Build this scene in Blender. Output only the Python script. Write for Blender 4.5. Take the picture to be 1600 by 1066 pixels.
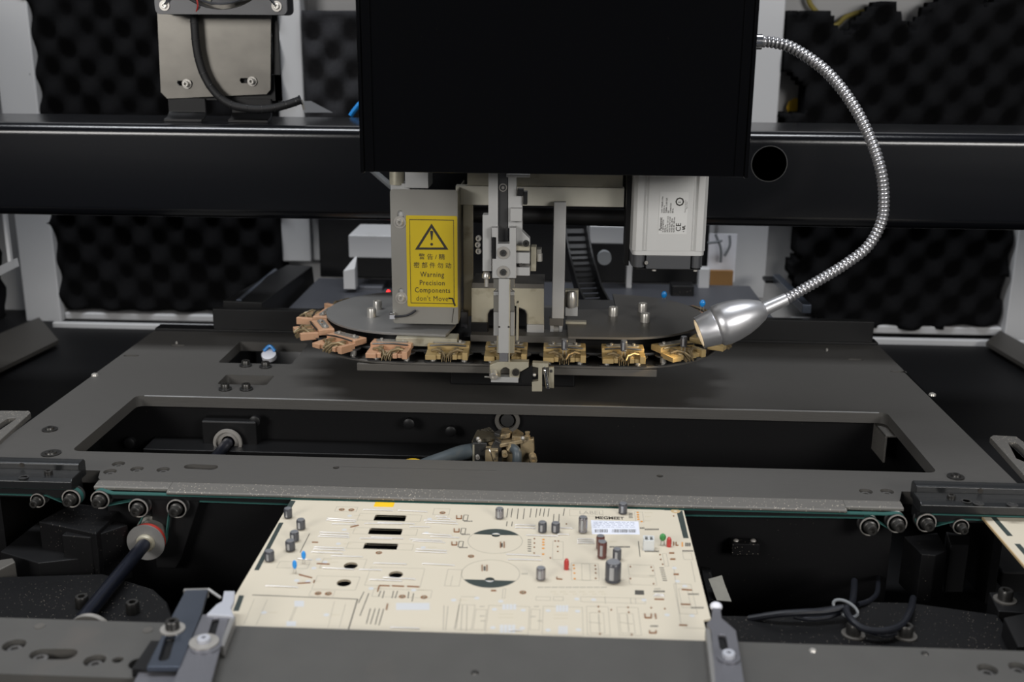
import bpy, bmesh, math, random
from mathutils import Vector, Matrix
random.seed(7)
PI = math.pi; rad = math.radians
scn = bpy.context.scene
for o in list(bpy.data.objects): bpy.data.objects.remove(o)
COL = scn.collection

# ------------------------------------------------------------------ camera
CAM = Vector((0, 0, .38)); FPX = 1692.0
yaw, pitch, roll = -.04411386, .27721022, .00846313
_f = Vector((math.sin(yaw)*math.cos(pitch), math.cos(yaw)*math.cos(pitch), -math.sin(pitch)))
_r0 = Vector((math.cos(yaw), -math.sin(yaw), 0)); _u0 = _r0.cross(_f)
_r = _r0*math.cos(roll)+_u0*math.sin(roll); _u = -_r0*math.sin(roll)+_u0*math.cos(roll)
cd = bpy.data.cameras.new('camera'); cam = bpy.data.objects.new('camera', cd); COL.objects.link(cam)
cam.matrix_world = Matrix(((_r.x, _u.x, -_f.x, CAM.x), (_r.y, _u.y, -_f.y, CAM.y), (_r.z, _u.z, -_f.z, CAM.z), (0, 0, 0, 1)))
cd.sensor_width = 36; cd.lens = FPX*36/1600; cd.clip_start = .05; cd.clip_end = 50
cd.dof.use_dof = True; cd.dof.focus_distance = 1.05; cd.dof.aperture_fstop = 7.0
scn.camera = cam

# ------------------------------------------------------------------ light
w = bpy.data.worlds.new('world'); scn.world = w; w.use_nodes = True
w.node_tree.nodes['Background'].inputs[0].default_value = (.75, .82, 1, 1)
w.node_tree.nodes['Background'].inputs[1].default_value = .06
def area(name, loc, target, sx, sy, power, col=(1, 1, 1)):
    l = bpy.data.lights.new(name, 'AREA'); l.shape = 'RECTANGLE'; l.size = sx; l.size_y = sy; l.energy = power; l.color = col
    o = bpy.data.objects.new(name, l); COL.objects.link(o); o.location = loc
    o.rotation_euler = (Vector(target)-Vector(loc)).to_track_quat('-Z', 'Y').to_euler(); return o
area('ceiling_lamp', (-.35, 1.0, 2.1), (-.35, 1.0, 0), 2.3, .34, 50, (.93, .96, 1))
area('front_lamp_left', (-1.55, -1.35, .98), (-.05, 1.05, .15), 1.0, .7, 36, (1, .975, .94))
area('front_lamp_right', (1.5, -1.35, .98), (-.05, 1.05, .15), 1.0, .7, 40, (1, .975, .94))
scn.view_settings.view_transform = 'Standard'; scn.view_settings.look = 'None'
scn.view_settings.gamma = 1; scn.view_settings.exposure = 0; scn.view_settings.use_curve_mapping = False

# ------------------------------------------------------------------ helpers
def ray(x, y): return _r*(x-800)-_u*(y-533)+_f*FPX
def PZ(x, y, z=0.0):                     # photo pixel -> point on the level plane z
    d = ray(x, y); return CAM+d*((z-CAM.z)/d.z)
def PY(x, y, Y):                         # photo pixel -> point on the upright plane Y
    d = ray(x, y); return CAM+d*(Y/d.y)
WM = {}
def link(o, parent=None):
    COL.objects.link(o)
    m = Matrix.LocRotScale(o.location, o.rotation_euler, o.scale)
    if parent is not None:
        o.parent = parent; o.matrix_parent_inverse = WM[parent.name].inverted()
    WM[o.name] = m; return o
def tag(o, label=None, cat=None, group=None, kind=None):
    if label: o['label'] = label
    if cat: o['category'] = cat
    if group: o['group'] = group
    if kind: o['kind'] = kind
    return o
def thing(name, label, cat, loc, group=None):
    o = bpy.data.objects.new(name, None); o.location = loc; o.empty_display_size = .02
    link(o); return tag(o, label, cat, group)
def place(name, me, parent, loc, rot=(0, 0, 0), label=None):
    o = bpy.data.objects.new(name, me); o.location = loc; o.rotation_euler = rot
    link(o, parent); return tag(o, label)
def basis(ax):
    ax = Vector(ax).normalized(); t = Vector((0, 0, 1)) if abs(ax.z) < .9 else Vector((1, 0, 0))
    a = ax.cross(t).normalized(); b = ax.cross(a).normalized(); return a, b, ax
class B:
    def __init__(s): s.v = []; s.f = []; s.m = []; s.mi = 0
    def add(s, vs, fs):
        n = len(s.v); s.v += [tuple(v) for v in vs]; s.f += [[i+n for i in f] for f in fs]; s.m += [s.mi]*len(fs); return s
    def box(s, x0, x1, y0, y1, z0, z1, M=None):
        vs = [Vector((x, y, z)) for x in (x0, x1) for y in (y0, y1) for z in (z0, z1)]
        if M: vs = [M @ v for v in vs]
        return s.add(vs, [(0, 1, 3, 2), (4, 6, 7, 5), (0, 4, 5, 1), (2, 3, 7, 6), (0, 2, 6, 4), (1, 5, 7, 3)])
    def hexa(s, lo, hi):                  # two quads, joined
        n = len(lo); vs = list(lo)+list(hi)
        return s.add(vs, [list(range(n))[::-1], list(range(n, 2*n))]+[(i, (i+1) % n, n+(i+1) % n, n+i) for i in range(n)])
    def prof(s, pts, x0, x1):             # (y,z) profile drawn along X
        return s.hexa([(x0, y, z) for y, z in pts], [(x1, y, z) for y, z in pts])
    def lathe(s, pr, o=(0, 0, 0), ax=(0, 0, 1), n=24, hexr=()):
        a, b, c = basis(ax); o = Vector(o); vs = []; fs = []
        for k, (r, h) in enumerate(pr):
            for i in range(n):
                t = 2*PI*i/n; rr = r
                if k in hexr:
                    q = (t % (PI/3))-PI/6; rr = r*math.cos(PI/6)/math.cos(q)
                vs.append(o+a*(rr*math.cos(t))+b*(rr*math.sin(t))+c*h)
        for k in range(len(pr)-1):
            for i in range(n):
                j = (i+1) % n; fs.append((k*n+i, (k+1)*n+i, (k+1)*n+j, k*n+j))
        if pr[0][0] > 1e-7: fs.append([i for i in range(n)])
        if pr[-1][0] > 1e-7: fs.append([(len(pr)-1)*n+i for i in range(n)][::-1])
        return s.add(vs, fs)
    def cyl(s, p0, p1, r, r1=None, n=20):
        p0 = Vector(p0); p1 = Vector(p1); r1 = r if r1 is None else r1
        return s.lathe([(r, 0), (r1, (p1-p0).length)], p0, p1-p0, n)
    def tube(s, pts, r, n=10, cap=True):
        pts = [Vector(p) for p in pts]; vs = []; fs = []; t0 = (pts[1]-pts[0]).normalized(); a = basis(t0)[0]
        for i, p in enumerate(pts):
            t = (pts[min(i+1, len(pts)-1)]-pts[max(i-1, 0)]).normalized()
            a = (a-t*a.dot(t)).normalized(); b = t.cross(a); rr = r(i) if callable(r) else r
            vs += [p+a*(rr*math.cos(2*PI*k/n))+b*(rr*math.sin(2*PI*k/n)) for k in range(n)]
        for i in range(len(pts)-1):
            for k in range(n):
                j = (k+1) % n; fs.append((i*n+k, i*n+j, (i+1)*n+j, (i+1)*n+k))
        if cap: fs += [list(range(n))[::-1], [(len(pts)-1)*n+k for k in range(n)]]
        return s.add(vs, fs)
    def ball(s, c, r, sz=(1, 1, 1), n=14, m=9):
        return s.lathe([(max(1e-8, r*math.sin(PI*k/m)*sz[0]), -r*math.cos(PI*k/m)*sz[2]) for k in range(m+1)], c, (0, 0, 1), n)
    def mesh(s, mat, ang=35, name='mesh'):
        me = bpy.data.meshes.new(name); me.from_pydata(s.v, [], s.f)
        bm = bmesh.new(); bm.from_mesh(me); bmesh.ops.remove_doubles(bm, verts=bm.verts, dist=1e-7)
        bmesh.ops.recalc_face_normals(bm, faces=bm.faces); bm.to_mesh(me); bm.free()
        for m in (mat if isinstance(mat, (list, tuple)) else [mat]): me.materials.append(m)
        if isinstance(mat, (list, tuple)) and len(me.polygons) == len(s.m): me.polygons.foreach_set('material_index', s.m)
        me.shade_smooth(); me.set_sharp_from_angle(angle=rad(ang)); return me
    def obj(s, name, mat, parent=None, bevel=0, ang=35, label=None, cat=None, group=None, kind=None):
        o = bpy.data.objects.new(name, s.mesh(mat, ang, name)); link(o, parent)
        if bevel: bev(o, bevel)
        return tag(o, label, cat, group, kind)
def bev(o, wd, seg=2):
    m = o.modifiers.new('bevel', 'BEVEL'); m.width = wd; m.segments = seg; m.limit_method = 'ANGLE'; m.angle_limit = rad(40); m.harden_normals = True
def circ(x, y, r, n=28, a0=0, a1=2*PI): return [(x+r*math.cos(a0+(a1-a0)*i/n), y+r*math.sin(a0+(a1-a0)*i/n)) for i in range(n)]
def slot(x0, y0, x1, y1, r, n=8):
    a = math.atan2(y1-y0, x1-x0)
    return [(x1+r*math.cos(a-PI/2+PI*i/n), y1+r*math.sin(a-PI/2+PI*i/n)) for i in range(n+1)]+[(x0+r*math.cos(a+PI/2+PI*i/n), y0+r*math.sin(a+PI/2+PI*i/n)) for i in range(n+1)]
def rrect(x0, x1, y0, y1, r, n=5):
    o = []
    for cx, cy, a in ((x1-r, y1-r, 0), (x0+r, y1-r, 90), (x0+r, y0+r, 180), (x1-r, y0+r, 270)):
        o += [(cx+r*math.cos(rad(a+90*i/n)), cy+r*math.sin(rad(a+90*i/n))) for i in range(n+1)]
    return o
def sheet(loops, z0, z1, mat, M=None, ang=35):       # flat plate with holes: outer loop first
    cu = bpy.data.curves.new('c', 'CURVE'); cu.dimensions = '2D'; cu.fill_mode = 'BOTH'; cu.extrude = (z1-z0)/2
    for L in loops:
        sp = cu.splines.new('POLY'); sp.points.add(len(L)-1); sp.use_cyclic_u = True
        for p, q in zip(sp.points, L): p.co = (q[0], q[1], 0, 1)
    o = bpy.data.objects.new('c', cu); COL.objects.link(o)
    me = bpy.data.meshes.new_from_object(o.evaluated_get(bpy.context.evaluated_depsgraph_get()))
    bpy.data.objects.remove(o); bpy.data.curves.remove(cu)
    me.transform(Matrix.Translation((0, 0, (z0+z1)/2)))
    if M: me.transform(M)
    bm = bmesh.new(); bm.from_mesh(me); bmesh.ops.remove_doubles(bm, verts=bm.verts, dist=1e-7); bmesh.ops.recalc_face_normals(bm, faces=bm.faces)
    bm.to_mesh(me); bm.free()
    me.materials.clear(); me.materials.append(mat); me.shade_smooth(); me.set_sharp_from_angle(angle=rad(ang)); return me
def sheet_obj(name, loops, z0, z1, mat, parent=None, M=None, bevel=0, label=None, cat=None, group=None, kind=None):
    o = bpy.data.objects.new(name, sheet(loops, z0, z1, mat, M)); link(o, parent)
    if bevel: bev(o, bevel)
    return tag(o, label, cat, group, kind)
UP = Matrix(((1, 0, 0, 0), (0, 0, -1, 0), (0, 1, 0, 0), (0, 0, 0, 1)))    # (x,y,z) -> (x,-z,y): a sheet stood upright facing the camera side
def upright(Y): return Matrix.Translation((0, Y, 0)) @ UP
def text_mesh(body, size, M, mat, offset=0, ext=.00004, wscale=1, align='CENTER', spacing=1, font=None):
    cu = bpy.data.curves.new('t', 'FONT'); cu.body = body; cu.size = size; cu.align_x = align; cu.align_y = 'CENTER'
    cu.extrude = ext; cu.offset = offset; cu.space_character = spacing; cu.resolution_u = 3
    o = bpy.data.objects.new('t', cu); COL.objects.link(o)
    me = bpy.data.meshes.new_from_object(o.evaluated_get(bpy.context.evaluated_depsgraph_get()))
    bpy.data.objects.remove(o); bpy.data.curves.remove(cu)
    me.transform(M @ Matrix.Diagonal((wscale, 1, 1, 1))); me.materials.clear(); me.materials.append(mat); return me
def lettering(name, body, size, M, mat, parent, **k):
    o = bpy.data.objects.new(name, text_mesh(body, size, M, mat, **k)); return link(o, parent)
def smooth_path(pts, n=8):                # Catmull-Rom
    pts = [Vector(p) for p in pts]; P = [2*pts[0]-pts[1]]+pts+[2*pts[-1]-pts[-2]]; o = []
    for i in range(1, len(P)-2):
        for k in range(n):
            t = k/n; a, b, c, d = P[i-1:i+3]
            o.append(.5*((2*b)+(c-a)*t+(2*a-5*b+4*c-d)*t*t+(3*b-a-3*c+d)*t**3))
    return o+[pts[-1]]

# ------------------------------------------------------------------ materials
def mat(name, col, rough=.5, metal=0, var=0, scale=40, stretch=(1, 1, 1), bump=0, bscale=300, coat=0, spec=.5, emit=None, alpha=None, aniso=0, dust=0, stain=None, rvar=0):
    m = bpy.data.materials.new(name); m.use_nodes = True; nt = m.node_tree; N = nt.nodes; b = N['Principled BSDF']; L = nt.links.new
    b.inputs['Base Color'].default_value = (*col, 1); b.inputs['Roughness'].default_value = rough; b.inputs['Metallic'].default_value = metal
    b.inputs['Coat Weight'].default_value = coat; b.inputs['Specular IOR Level'].default_value = spec
    if aniso: b.inputs['Anisotropic'].default_value = aniso
    if emit: b.inputs['Emission Color'].default_value = (*emit[:3], 1); b.inputs['Emission Strength'].default_value = emit[3]
    if alpha: b.inputs['Alpha'].default_value = alpha
    if var or bump or dust or stain or rvar:
        tc = N.new('ShaderNodeTexCoord'); mp = N.new('ShaderNodeMapping'); L(tc.outputs['Object'], mp.inputs[0]); mp.inputs['Scale'].default_value = stretch
        cur = None
        if var or rvar or stain:
            no = N.new('ShaderNodeTexNoise'); no.inputs['Scale'].default_value = scale; no.inputs['Detail'].default_value = 6; L(mp.outputs[0], no.inputs[0])
        if var:
            mx = N.new('ShaderNodeMix'); mx.data_type = 'RGBA'; L(no.outputs[0], mx.inputs[0])
            mx.inputs[6].default_value = (*[c*(1-var) for c in col], 1); mx.inputs[7].default_value = (*[min(1, c*(1+var)) for c in col], 1); cur = mx.outputs[2]
        if stain:
            sn = N.new('ShaderNodeTexNoise'); sn.inputs['Scale'].default_value = stain[3]; sn.inputs['Detail'].default_value = 8; L(tc.outputs['Object'], sn.inputs[0])
            rp = N.new('ShaderNodeValToRGB'); rp.color_ramp.elements[0].position = stain[4]; rp.color_ramp.elements[1].position = min(1, stain[4]+.15); L(sn.outputs[0], rp.inputs[0])
            mx = N.new('ShaderNodeMix'); mx.data_type = 'RGBA'; L(rp.outputs[0], mx.inputs[0])
            if cur: L(cur, mx.inputs[6])
            else: mx.inputs[6].default_value = (*col, 1)
            mx.inputs[7].default_value = (*stain[:3], 1); cur = mx.outputs[2]
        if dust:
            vo = N.new('ShaderNodeTexVoronoi'); vo.inputs['Scale'].default_value = 420; L(tc.outputs['Object'], vo.inputs[0])
            n2 = N.new('ShaderNodeTexNoise'); n2.inputs['Scale'].default_value = 12; L(tc.outputs['Object'], n2.inputs[0])
            ml = N.new('ShaderNodeMath'); ml.operation = 'MULTIPLY'; L(n2.outputs[0], ml.inputs[0]); ml.inputs[1].default_value = dust
            lt = N.new('ShaderNodeMath'); lt.operation = 'LESS_THAN'; L(vo.outputs['Distance'], lt.inputs[0]); L(ml.outputs[0], lt.inputs[1])
            mx = N.new('ShaderNodeMix'); mx.data_type = 'RGBA'; L(lt.outputs[0], mx.inputs[0])
            if cur: L(cur, mx.inputs[6])
            else: mx.inputs[6].default_value = (*col, 1)
            mx.inputs[7].default_value = (.45, .4, .33, 1); cur = mx.outputs[2]
            mr = N.new('ShaderNodeMath'); mr.operation = 'SUBTRACT'; mr.inputs[0].default_value = metal; L(lt.outputs[0], mr.inputs[1]); mr.use_clamp = True; L(mr.outputs[0], b.inputs['Metallic'])
        if cur: L(cur, b.inputs['Base Color'])
        if rvar:
            mr = N.new('ShaderNodeMapRange'); L(no.outputs[0], mr.inputs[0]); mr.inputs[3].default_value = rough-rvar; mr.inputs[4].default_value = rough+rvar; L(mr.outputs[0], b.inputs['Roughness'])
        if bump:
            bn = N.new('ShaderNodeTexNoise'); bn.inputs['Scale'].default_value = bscale; bn.inputs['Detail'].default_value = 4; L(mp.outputs[0], bn.inputs[0])
            bp = N.new('ShaderNodeBump'); bp.inputs['Strength'].default_value = bump; bp.inputs['Distance'].default_value = .0004; L(bn.outputs[0], bp.inputs['Height']); L(bp.outputs[0], b.inputs['Normal'])
    return m
m_plate = mat('anodised_plate', (.092, .088, .082), .5, .3, var=.12, scale=60, stretch=(.6, 14, 14), bump=.25, bscale=90, dust=.05)
m_rail = mat('rail_metal', (.14, .133, .122), .5, .3, var=.1, scale=60, stretch=(.6, 10, 10), dust=.32)
m_frail = mat('front_rail_metal', (.092, .089, .083), .5, .3, var=.15, scale=25, bump=.2, bscale=200, stain=(.11, .10, .09, 14, .62))
m_beam = mat('beam_black_paint', (.0015, .0018, .003), .21, 0, bump=.10, bscale=700, dust=.05, spec=.55)
m_cover = mat('cover_gloss_black', (.002, .002, .0023), .09, 0, coat=0, spec=.3, bump=.03, bscale=20, dust=.035)
m_black = mat('black_steel', (.007, .007, .0075), .42, 0, var=.2, spec=.3)
m_blackd = mat('black_steel_dusty', (.0045, .0045, .005), .5, 0, dust=.17, spec=.22)
m_pit = mat('pit_black', (.0035, .0035, .004), .55, 0, dust=.07, spec=.2)
m_anod = mat('black_anodised', (.016, .017, .018), .3, .2, bump=.1, bscale=500, dust=.07)
m_foam = mat('foam_black', (.0045, .0045, .005), 1, 0, var=.3, scale=200, spec=.1)
m_foamg = mat('foam_dark_grey', (.022, .022, .024), 1, 0, var=.3, scale=200, spec=.1)
m_white = mat('white_paint', (.44, .44, .445), .5, 0, var=.05, scale=8, stain=(.36, .355, .34, 9, .66))
m_wall = mat('wall_paint', (.44, .44, .445), .6, 0, var=.04, scale=6)
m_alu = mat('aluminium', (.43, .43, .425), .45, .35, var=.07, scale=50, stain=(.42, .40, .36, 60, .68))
m_cream = mat('stained_nickel', (.44, .41, .32), .42, .4, var=.1, scale=60, stain=(.26, .23, .16, 45, .56))
m_steel = mat('sheet_steel', (.27, .262, .24), .38, .4, var=.1, scale=14, stain=(.34, .32, .29, 10, .6), rvar=.07)
m_fanpl = mat('bracket_steel', (.17, .16, .142), .36, .6, var=.4, scale=22, stretch=(1, 1, 1.6), rvar=.1)
m_disk = mat('disk_steel', (.24, .235, .228), .42, .4, var=.1, scale=20, rvar=.06)
m_diskd = mat('disk_steel_dark', (.13, .122, .11), .45, .4, var=.15, scale=25, rvar=.06)
m_chrome = mat('chrome', (.75, .75, .76), .16, 1)
m_spring = mat('gooseneck_steel', (.55, .55, .57), .32, .85)
m_lampal = mat('lamp_aluminium', (.72, .72, .74), .36, .8, var=.03, scale=40, stretch=(1, 1, 8), rvar=.06)
m_creaml = mat('pale_nickel', (.66, .64, .55), .42, .3, var=.08, scale=60, stain=(.38, .34, .25, 40, .62))
m_screw = mat('dark_screw', (.06, .058, .055), .35, .7)
m_screwl = mat('bright_screw', (.55, .53, .49), .3, .6)
m_washer = mat('washer_zinc', (.42, .40, .37), .35, .5)
m_lens = mat('lamp_glass', (.9, .85, .7), .2, 0, emit=(1, .72, .36, 1.0))
m_yell = mat('sticker_yellow', (.50, .37, .006), .42, 0, var=.06, scale=30)
m_ink = mat('black_ink', (.018, .014, .01), .5)
m_label = mat('label_grey', (.62, .62, .61), .45, 0)
m_clampt = mat('clamp_orange', (.52, .30, .18), .45, 0, var=.15, scale=90, stain=(.40, .26, .15, 120, .6))
m_clampy = mat('clamp_ochre_lit', (.40, .29, .13), .42, .1, var=.15, scale=90, stain=(.30, .22, .09, 120, .58))  # same clamps in the middle, yellowish light put into the colour
m_jaw = mat('jaw_brass', (.30, .23, .13), .42, .4, var=.3, scale=150, stain=(.12, .10, .07, 160, .55))
m_ldark = mat('dark_metal', (.10, .10, .10), .35, .8)
m_pcb = mat('pcb_cream', (.60, .54, .43), .5, 0, var=.02, scale=15)
m_pcbe = mat('pcb_edge', (.50, .36, .19), .7)
m_green = mat('pcb_dark_green', (.032, .045, .042), .5)
m_print = mat('print_grey', (.36, .33, .27), .6)
m_printd = mat('print_dark', (.07, .065, .055), .6)
m_printl = mat('print_light', (.56, .50, .38), .6)
m_brown = mat('print_brown', (.22, .09, .03), .5)
m_orange = mat('print_orange', (.65, .28, .05), .5)
m_jump = mat('jumper_tin', (.72, .71, .71), .36, .3)
m_pad = mat('pad_bluewhite', (.58, .585, .59), .4, 0)
m_cap = mat('cap_sleeve', (.060, .062, .072), .34, 0, coat=.3)
m_capb = mat('cap_sleeve_brown', (.10, .028, .024), .3, 0, coat=.3)
m_caps = mat('cap_silver', (.30, .29, .31), .25, .8)
m_captop = mat('cap_top', (.42, .43, .46), .28, .7)
m_blue = mat('ceramic_blue', (.01, .26, .72), .35, 0, coat=.3)
m_red = mat('part_red', (.42, .03, .025), .35, 0, coat=.3)
m_grn = mat('part_green', (.035, .23, .055), .35, 0, coat=.3)
m_conn = mat('connector_white', (.70, .72, .72), .35, 0, alpha=.85)
m_tape = mat('tape_yellow', (.85, .52, .01), .5)
m_teal = mat('belt_teal', (.018, .085, .075), .6)
m_cable = mat('cable_black', (.009, .010, .014), .45, 0, spec=.3)
m_sleeve = mat('braided_sleeve', (.012, .012, .013), .6, 0, bump=.5, bscale=900)
m_shaft = mat('shaft_blued', (.03, .035, .055), .3, .8)
m_redring = mat('ring_red', (.35, .03, .02), .5)
m_fing = mat('finger_blued', (.085, .10, .13), .3, .7, var=.1, scale=30)
m_fing2 = mat('finger_grey', (.20, .20, .22), .34, .6, var=.06, scale=30)
m_plastic = mat('white_plastic', (.40, .41, .45), .4, 0)
m_fan = mat('fan_grey', (.085, .085, .09), .4, .2)
m_hose = mat('hose_grey', (.06, .075, .085), .45, 0, var=.15, scale=30)
m_rust = mat('rusty_brass', (.42, .33, .20), .38, .5, var=.35, scale=120, stain=(.08, .07, .055, 130, .55))
m_sand = mat('gritty_black', (.07, .06, .04), .6, .2, var=.6, scale=400, bump=1, bscale=600)
m_tie = mat('tie_grey', (.16, .17, .18), .4)
m_wood = mat('brown_board', (.22, .11, .03), .6, 0, var=.3, scale=15)
m_paper = mat('white_sheet', (.70, .70, .74), .5, 0)
m_duct = mat('duct_tape', (.20, .19, .16), .45, .3, var=.2, scale=90)
m_led = mat('led_red', (.6, .01, .01), .3, 0, emit=(1, .02, .02, 3))
m_ybrown = mat('tape_yellowish', (.30, .24, .05), .6)
m_bluegrey = mat('rear_plate_grey', (.075, .078, .09), .42, .4)

m_motor = mat('motor_paint', (.56, .56, .55), .45, .15, var=.04, scale=30)
m_trimd = mat('side_frame_dark', (.035, .032, .028), .5)
m_cap2 = mat('motor_cap_grey', (.065, .067, .072), .4)
m_sunk = mat('sunk_screw_grey', (.16, .155, .15), .4, .5)
# shared screws
def screw_mesh(r, h, m=m_screw, sock=.55, washer=0, wm=None, name='screw'):
    b = B(); b.lathe([(r, 0), (r, h*.85), (r*.88, h), (r*sock, h), (r*sock, h*.35), (1e-8, h*.35)], n=24, hexr=(3, 4))
    if washer: b.mi = 1; b.lathe([(r*.7, -.0001), (washer, -.0001), (washer, .0010), (r*.7, .0010)], n=28)
    return b.mesh([m, wm or m], name=name)
sc_m4 = screw_mesh(.0035, .0035, name='cap_screw'); sc_m5 = screw_mesh(.0048, .006, washer=.0072, wm=m_ldark, name='cap_screw_washer')
sc_lit = screw_mesh(.0032, .003, m_screwl, washer=.0058, wm=m_washer, name='bright_screw'); sc_small = screw_mesh(.0019, .002, m_screwl, name='small_screw')
sc_sunk = screw_mesh(.0048, .0025, m_sunk, name='sunk_screw')
# ================================================================== SETTING
tag(B().box(-1.35, 1.25, 1.86, 1.88, -.35, .95).obj('wall_back', m_wall), kind='structure')
tag(B().box(-1.35, 1.25, .2, 1.88, -.37, -.35).obj('floor', m_pit), kind='structure')
tag(B().box(-1.37, -1.35, .2, 1.88, -.37, .95).obj('wall_left', m_pit), kind='structure')
tag(B().box(1.25, 1.27, .2, 1.88, -.37, .95).obj('wall_right', m_pit), kind='structure')
def strut(name, x0, x1, y0, y1, z0, z1, m=m_white): return tag(B().box(x0, x1, y0, y1, z0, z1).obj(name, m, bevel=.003), kind='structure')
# white frame posts, cross bars
strut('trim_1', -.925, -.862, 1.78, 1.84, -.20, .75)
strut('trim_2', -.474, -.424, 1.80, 1.858, .0, .75)
strut('trim_3', -.424, -.392, 1.812, 1.858, .0, .40)
strut('trim_4', -.424, .9, 1.81, 1.858, .452, .49)
p = PY(1155, 300, 1.82); q = PY(1203, 300, 1.82)
strut('trim_5', p.x-.035, q.x, 1.80, 1.858, -.05, .75)
strut('trim_6', .745, .835, 1.78, 1.84, -.20, .75)
a = PY(100, 486, 1.80); c = PY(100, 497, 1.80)
strut('trim_7', -.86, -.40, 1.79, 1.84, c.z, a.z)
a = PY(1400, 507, 1.80); c = PY(1400, 520, 1.80)
strut('trim_8', .40, .745, 1.79, 1.84, c.z, a.z)
a = PY(150, 505, 1.74); c = PY(150, 522, 1.74)
strut('trim_9', -.86, -.50, 1.74, 1.75, c.z, a.z)
a = PY(1450, 530, 1.74); c = PY(1450, 546, 1.74)
strut('trim_10', .42, .80, 1.74, 1.75, c.z, a.z)
# left side frame
a, c = PY(8, 343, 1.5), PY(22, 405, 1.5)
strut('trim_11', a.x, c.x, 1.49, 1.5, c.z-.01, a.z+.1)
d_ = [PY(22, 405, 1.5), PY(25, 418, 1.5), PY(-30, 446, 1.42), PY(-30, 430, 1.42)]
tag(B().hexa(d_, [v+Vector((0, .01, 0)) for v in d_]).obj('trim_14', m_white), kind='structure')
strut('trim_12', -1.02, -.90, .6, 1.74, -.20, -.165, m_black)
strut('trim_13', .86, .96, .6, 1.74, -.20, -.165, m_black)

strut('trim_15', -1.35, -.545, .95, 1.855, -.35, -.108, m_pit)
strut('trim_16', .425, 1.25, .95, 1.855, -.35, -.108, m_pit)
d_ = [PZ(-60, 612, -.1), PZ(92, 537, -.1), PZ(62, 501, -.1), PZ(-60, 552, -.1)]
tag(B().hexa(d_, [v+Vector((0, 0, .006)) for v in d_]).obj('trim_17', m_trimd), kind='structure')
d_ = [PZ(1630, 560, -.1), PZ(1562, 522, -.1), PZ(1540, 540, -.1), PZ(1640, 600, -.1)]
tag(B().hexa(d_, [v+Vector((0, 0, .006)) for v in d_]).obj('trim_18', m_trimd), kind='structure')
def pip(poly, x, y):
    c = False; n = len(poly)
    for i in range(n):
        x0, y0 = poly[i]; x1, y1 = poly[i-1]
        if (y0 > y) != (y1 > y) and x < (x1-x0)*(y-y0)/(y1-y0)+x0: c = not c
    return c
def foam(label, poly_px, Y, m, p=.062, amp=.019, st=.0072, side=0):
    poly = [(PY(x, y, Y).x, PY(x, y, Y).z) for x, y in poly_px]
    x0 = min(a for a, _ in poly); x1 = max(a for a, _ in poly); z0 = min(a for _, a in poly); z1 = max(a for _, a in poly)
    nx = int((x1-x0)/st)+1; nz = int((z1-z0)/st)+1; idx = {}; vs = []; fs = []
    def vid(i, j):
        if (i, j) not in idx:
            x = x0+i*st; z = z0+j*st; h = amp*(.5+.5*math.cos(2*PI*x/p)*math.cos(2*PI*z/p))*(1+.25*math.sin(x*61+z*37))
            idx[(i, j)] = len(vs); vs.append((x, Y-h+.004*math.sin(x*23)*math.sin(z*19), z))
        return idx[(i, j)]
    edge = {}
    for i in range(nx):
        for j in range(nz):
            if pip(poly, x0+(i+.5)*st, z0+(j+.5)*st):
                q = [vid(i, j), vid(i+1, j), vid(i+1, j+1), vid(i, j+1)]; fs.append(q)
                for k in range(4):
                    e = (q[k], q[(k+1) % 4])
                    if (e[1], e[0]) in edge: del edge[(e[1], e[0])]
                    else: edge[e] = 1
    bk = {}
    for a_, b_ in edge:
        for t in (a_, b_):
            if t not in bk: bk[t] = len(vs); vs.append((vs[t][0], Y+.045, vs[t][2]))
        fs.append((b_, a_, bk[a_], bk[b_]))
    b = B(); b.add(vs, fs); return b.obj('foam_panel', m, ang=180, label=label, cat='foam panel', group='egg crate foam sheets on the back wall')
foam('black egg crate foam sheet on the back wall behind the fan bracket', [(36, -60), (436, -60), (442, 484), (98, 480), (62, 170)], 1.80, m_foam)
foam('small dark grey egg crate foam piece beside the cover, upper left of it', [(474, 14), (720, 14), (720, 330), (487, 330), (484, 200)], 1.80, m_foamg)
foam('torn black egg crate foam sheet on the back wall right of the bent lamp hose',
     [(1231, 14), (1248, 23), (1266, 12), (1281, 19), (1297, 20), (1303, 39), (1316, 53), (1331, 52), (1341, 31), (1362, 16), (1375, 3), (1394, 2), (1402, 25), (1416, 48), (1425, 48), (1441, 28), (1456, 8), (1475, 0), (1490, -30), (1524, -30), (1540, 11), (1560, 0), (1585, -30), (1700, -30),
      (1700, 340), (1583, 340), (1572, 400), (1563, 440), (1556, 508), (1365, 510), (1300, 505), (1262, 490), (1247, 455), (1237, 433), (1233, 413), (1247, 402), (1244, 361), (1240, 250), (1222, 185), (1220, 177), (1237, 181), (1253, 175), (1259, 153), (1253, 134), (1237, 112), (1225, 108)], 1.80, m_foam)
# foam on the left side wall
b = B(); n = 46; k = 40
for i in range(n):
    for j in range(k):
        pass
vs = []; fs = []
for i in range(n+1):
    for j in range(k+1):
        y = 1.1+i*.0155; z = -.15+j*.0155; vs.append((-.985+.02*(.5+.5*math.cos(y*100)*math.cos(z*100)), y, z))
for i in range(n):
    for j in range(k): q = i*(k+1)+j; fs.append((q, q+1, q+k+2, q+k+1))
B().add(vs, fs).box(-1.03, -.987, 1.1, 1.81, -.15, .47).obj('foam_panel', m_foam, ang=180, label='egg crate foam on the left side, at the left photo edge beside the white post', cat='foam panel', group='foam on the side walls')
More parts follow.
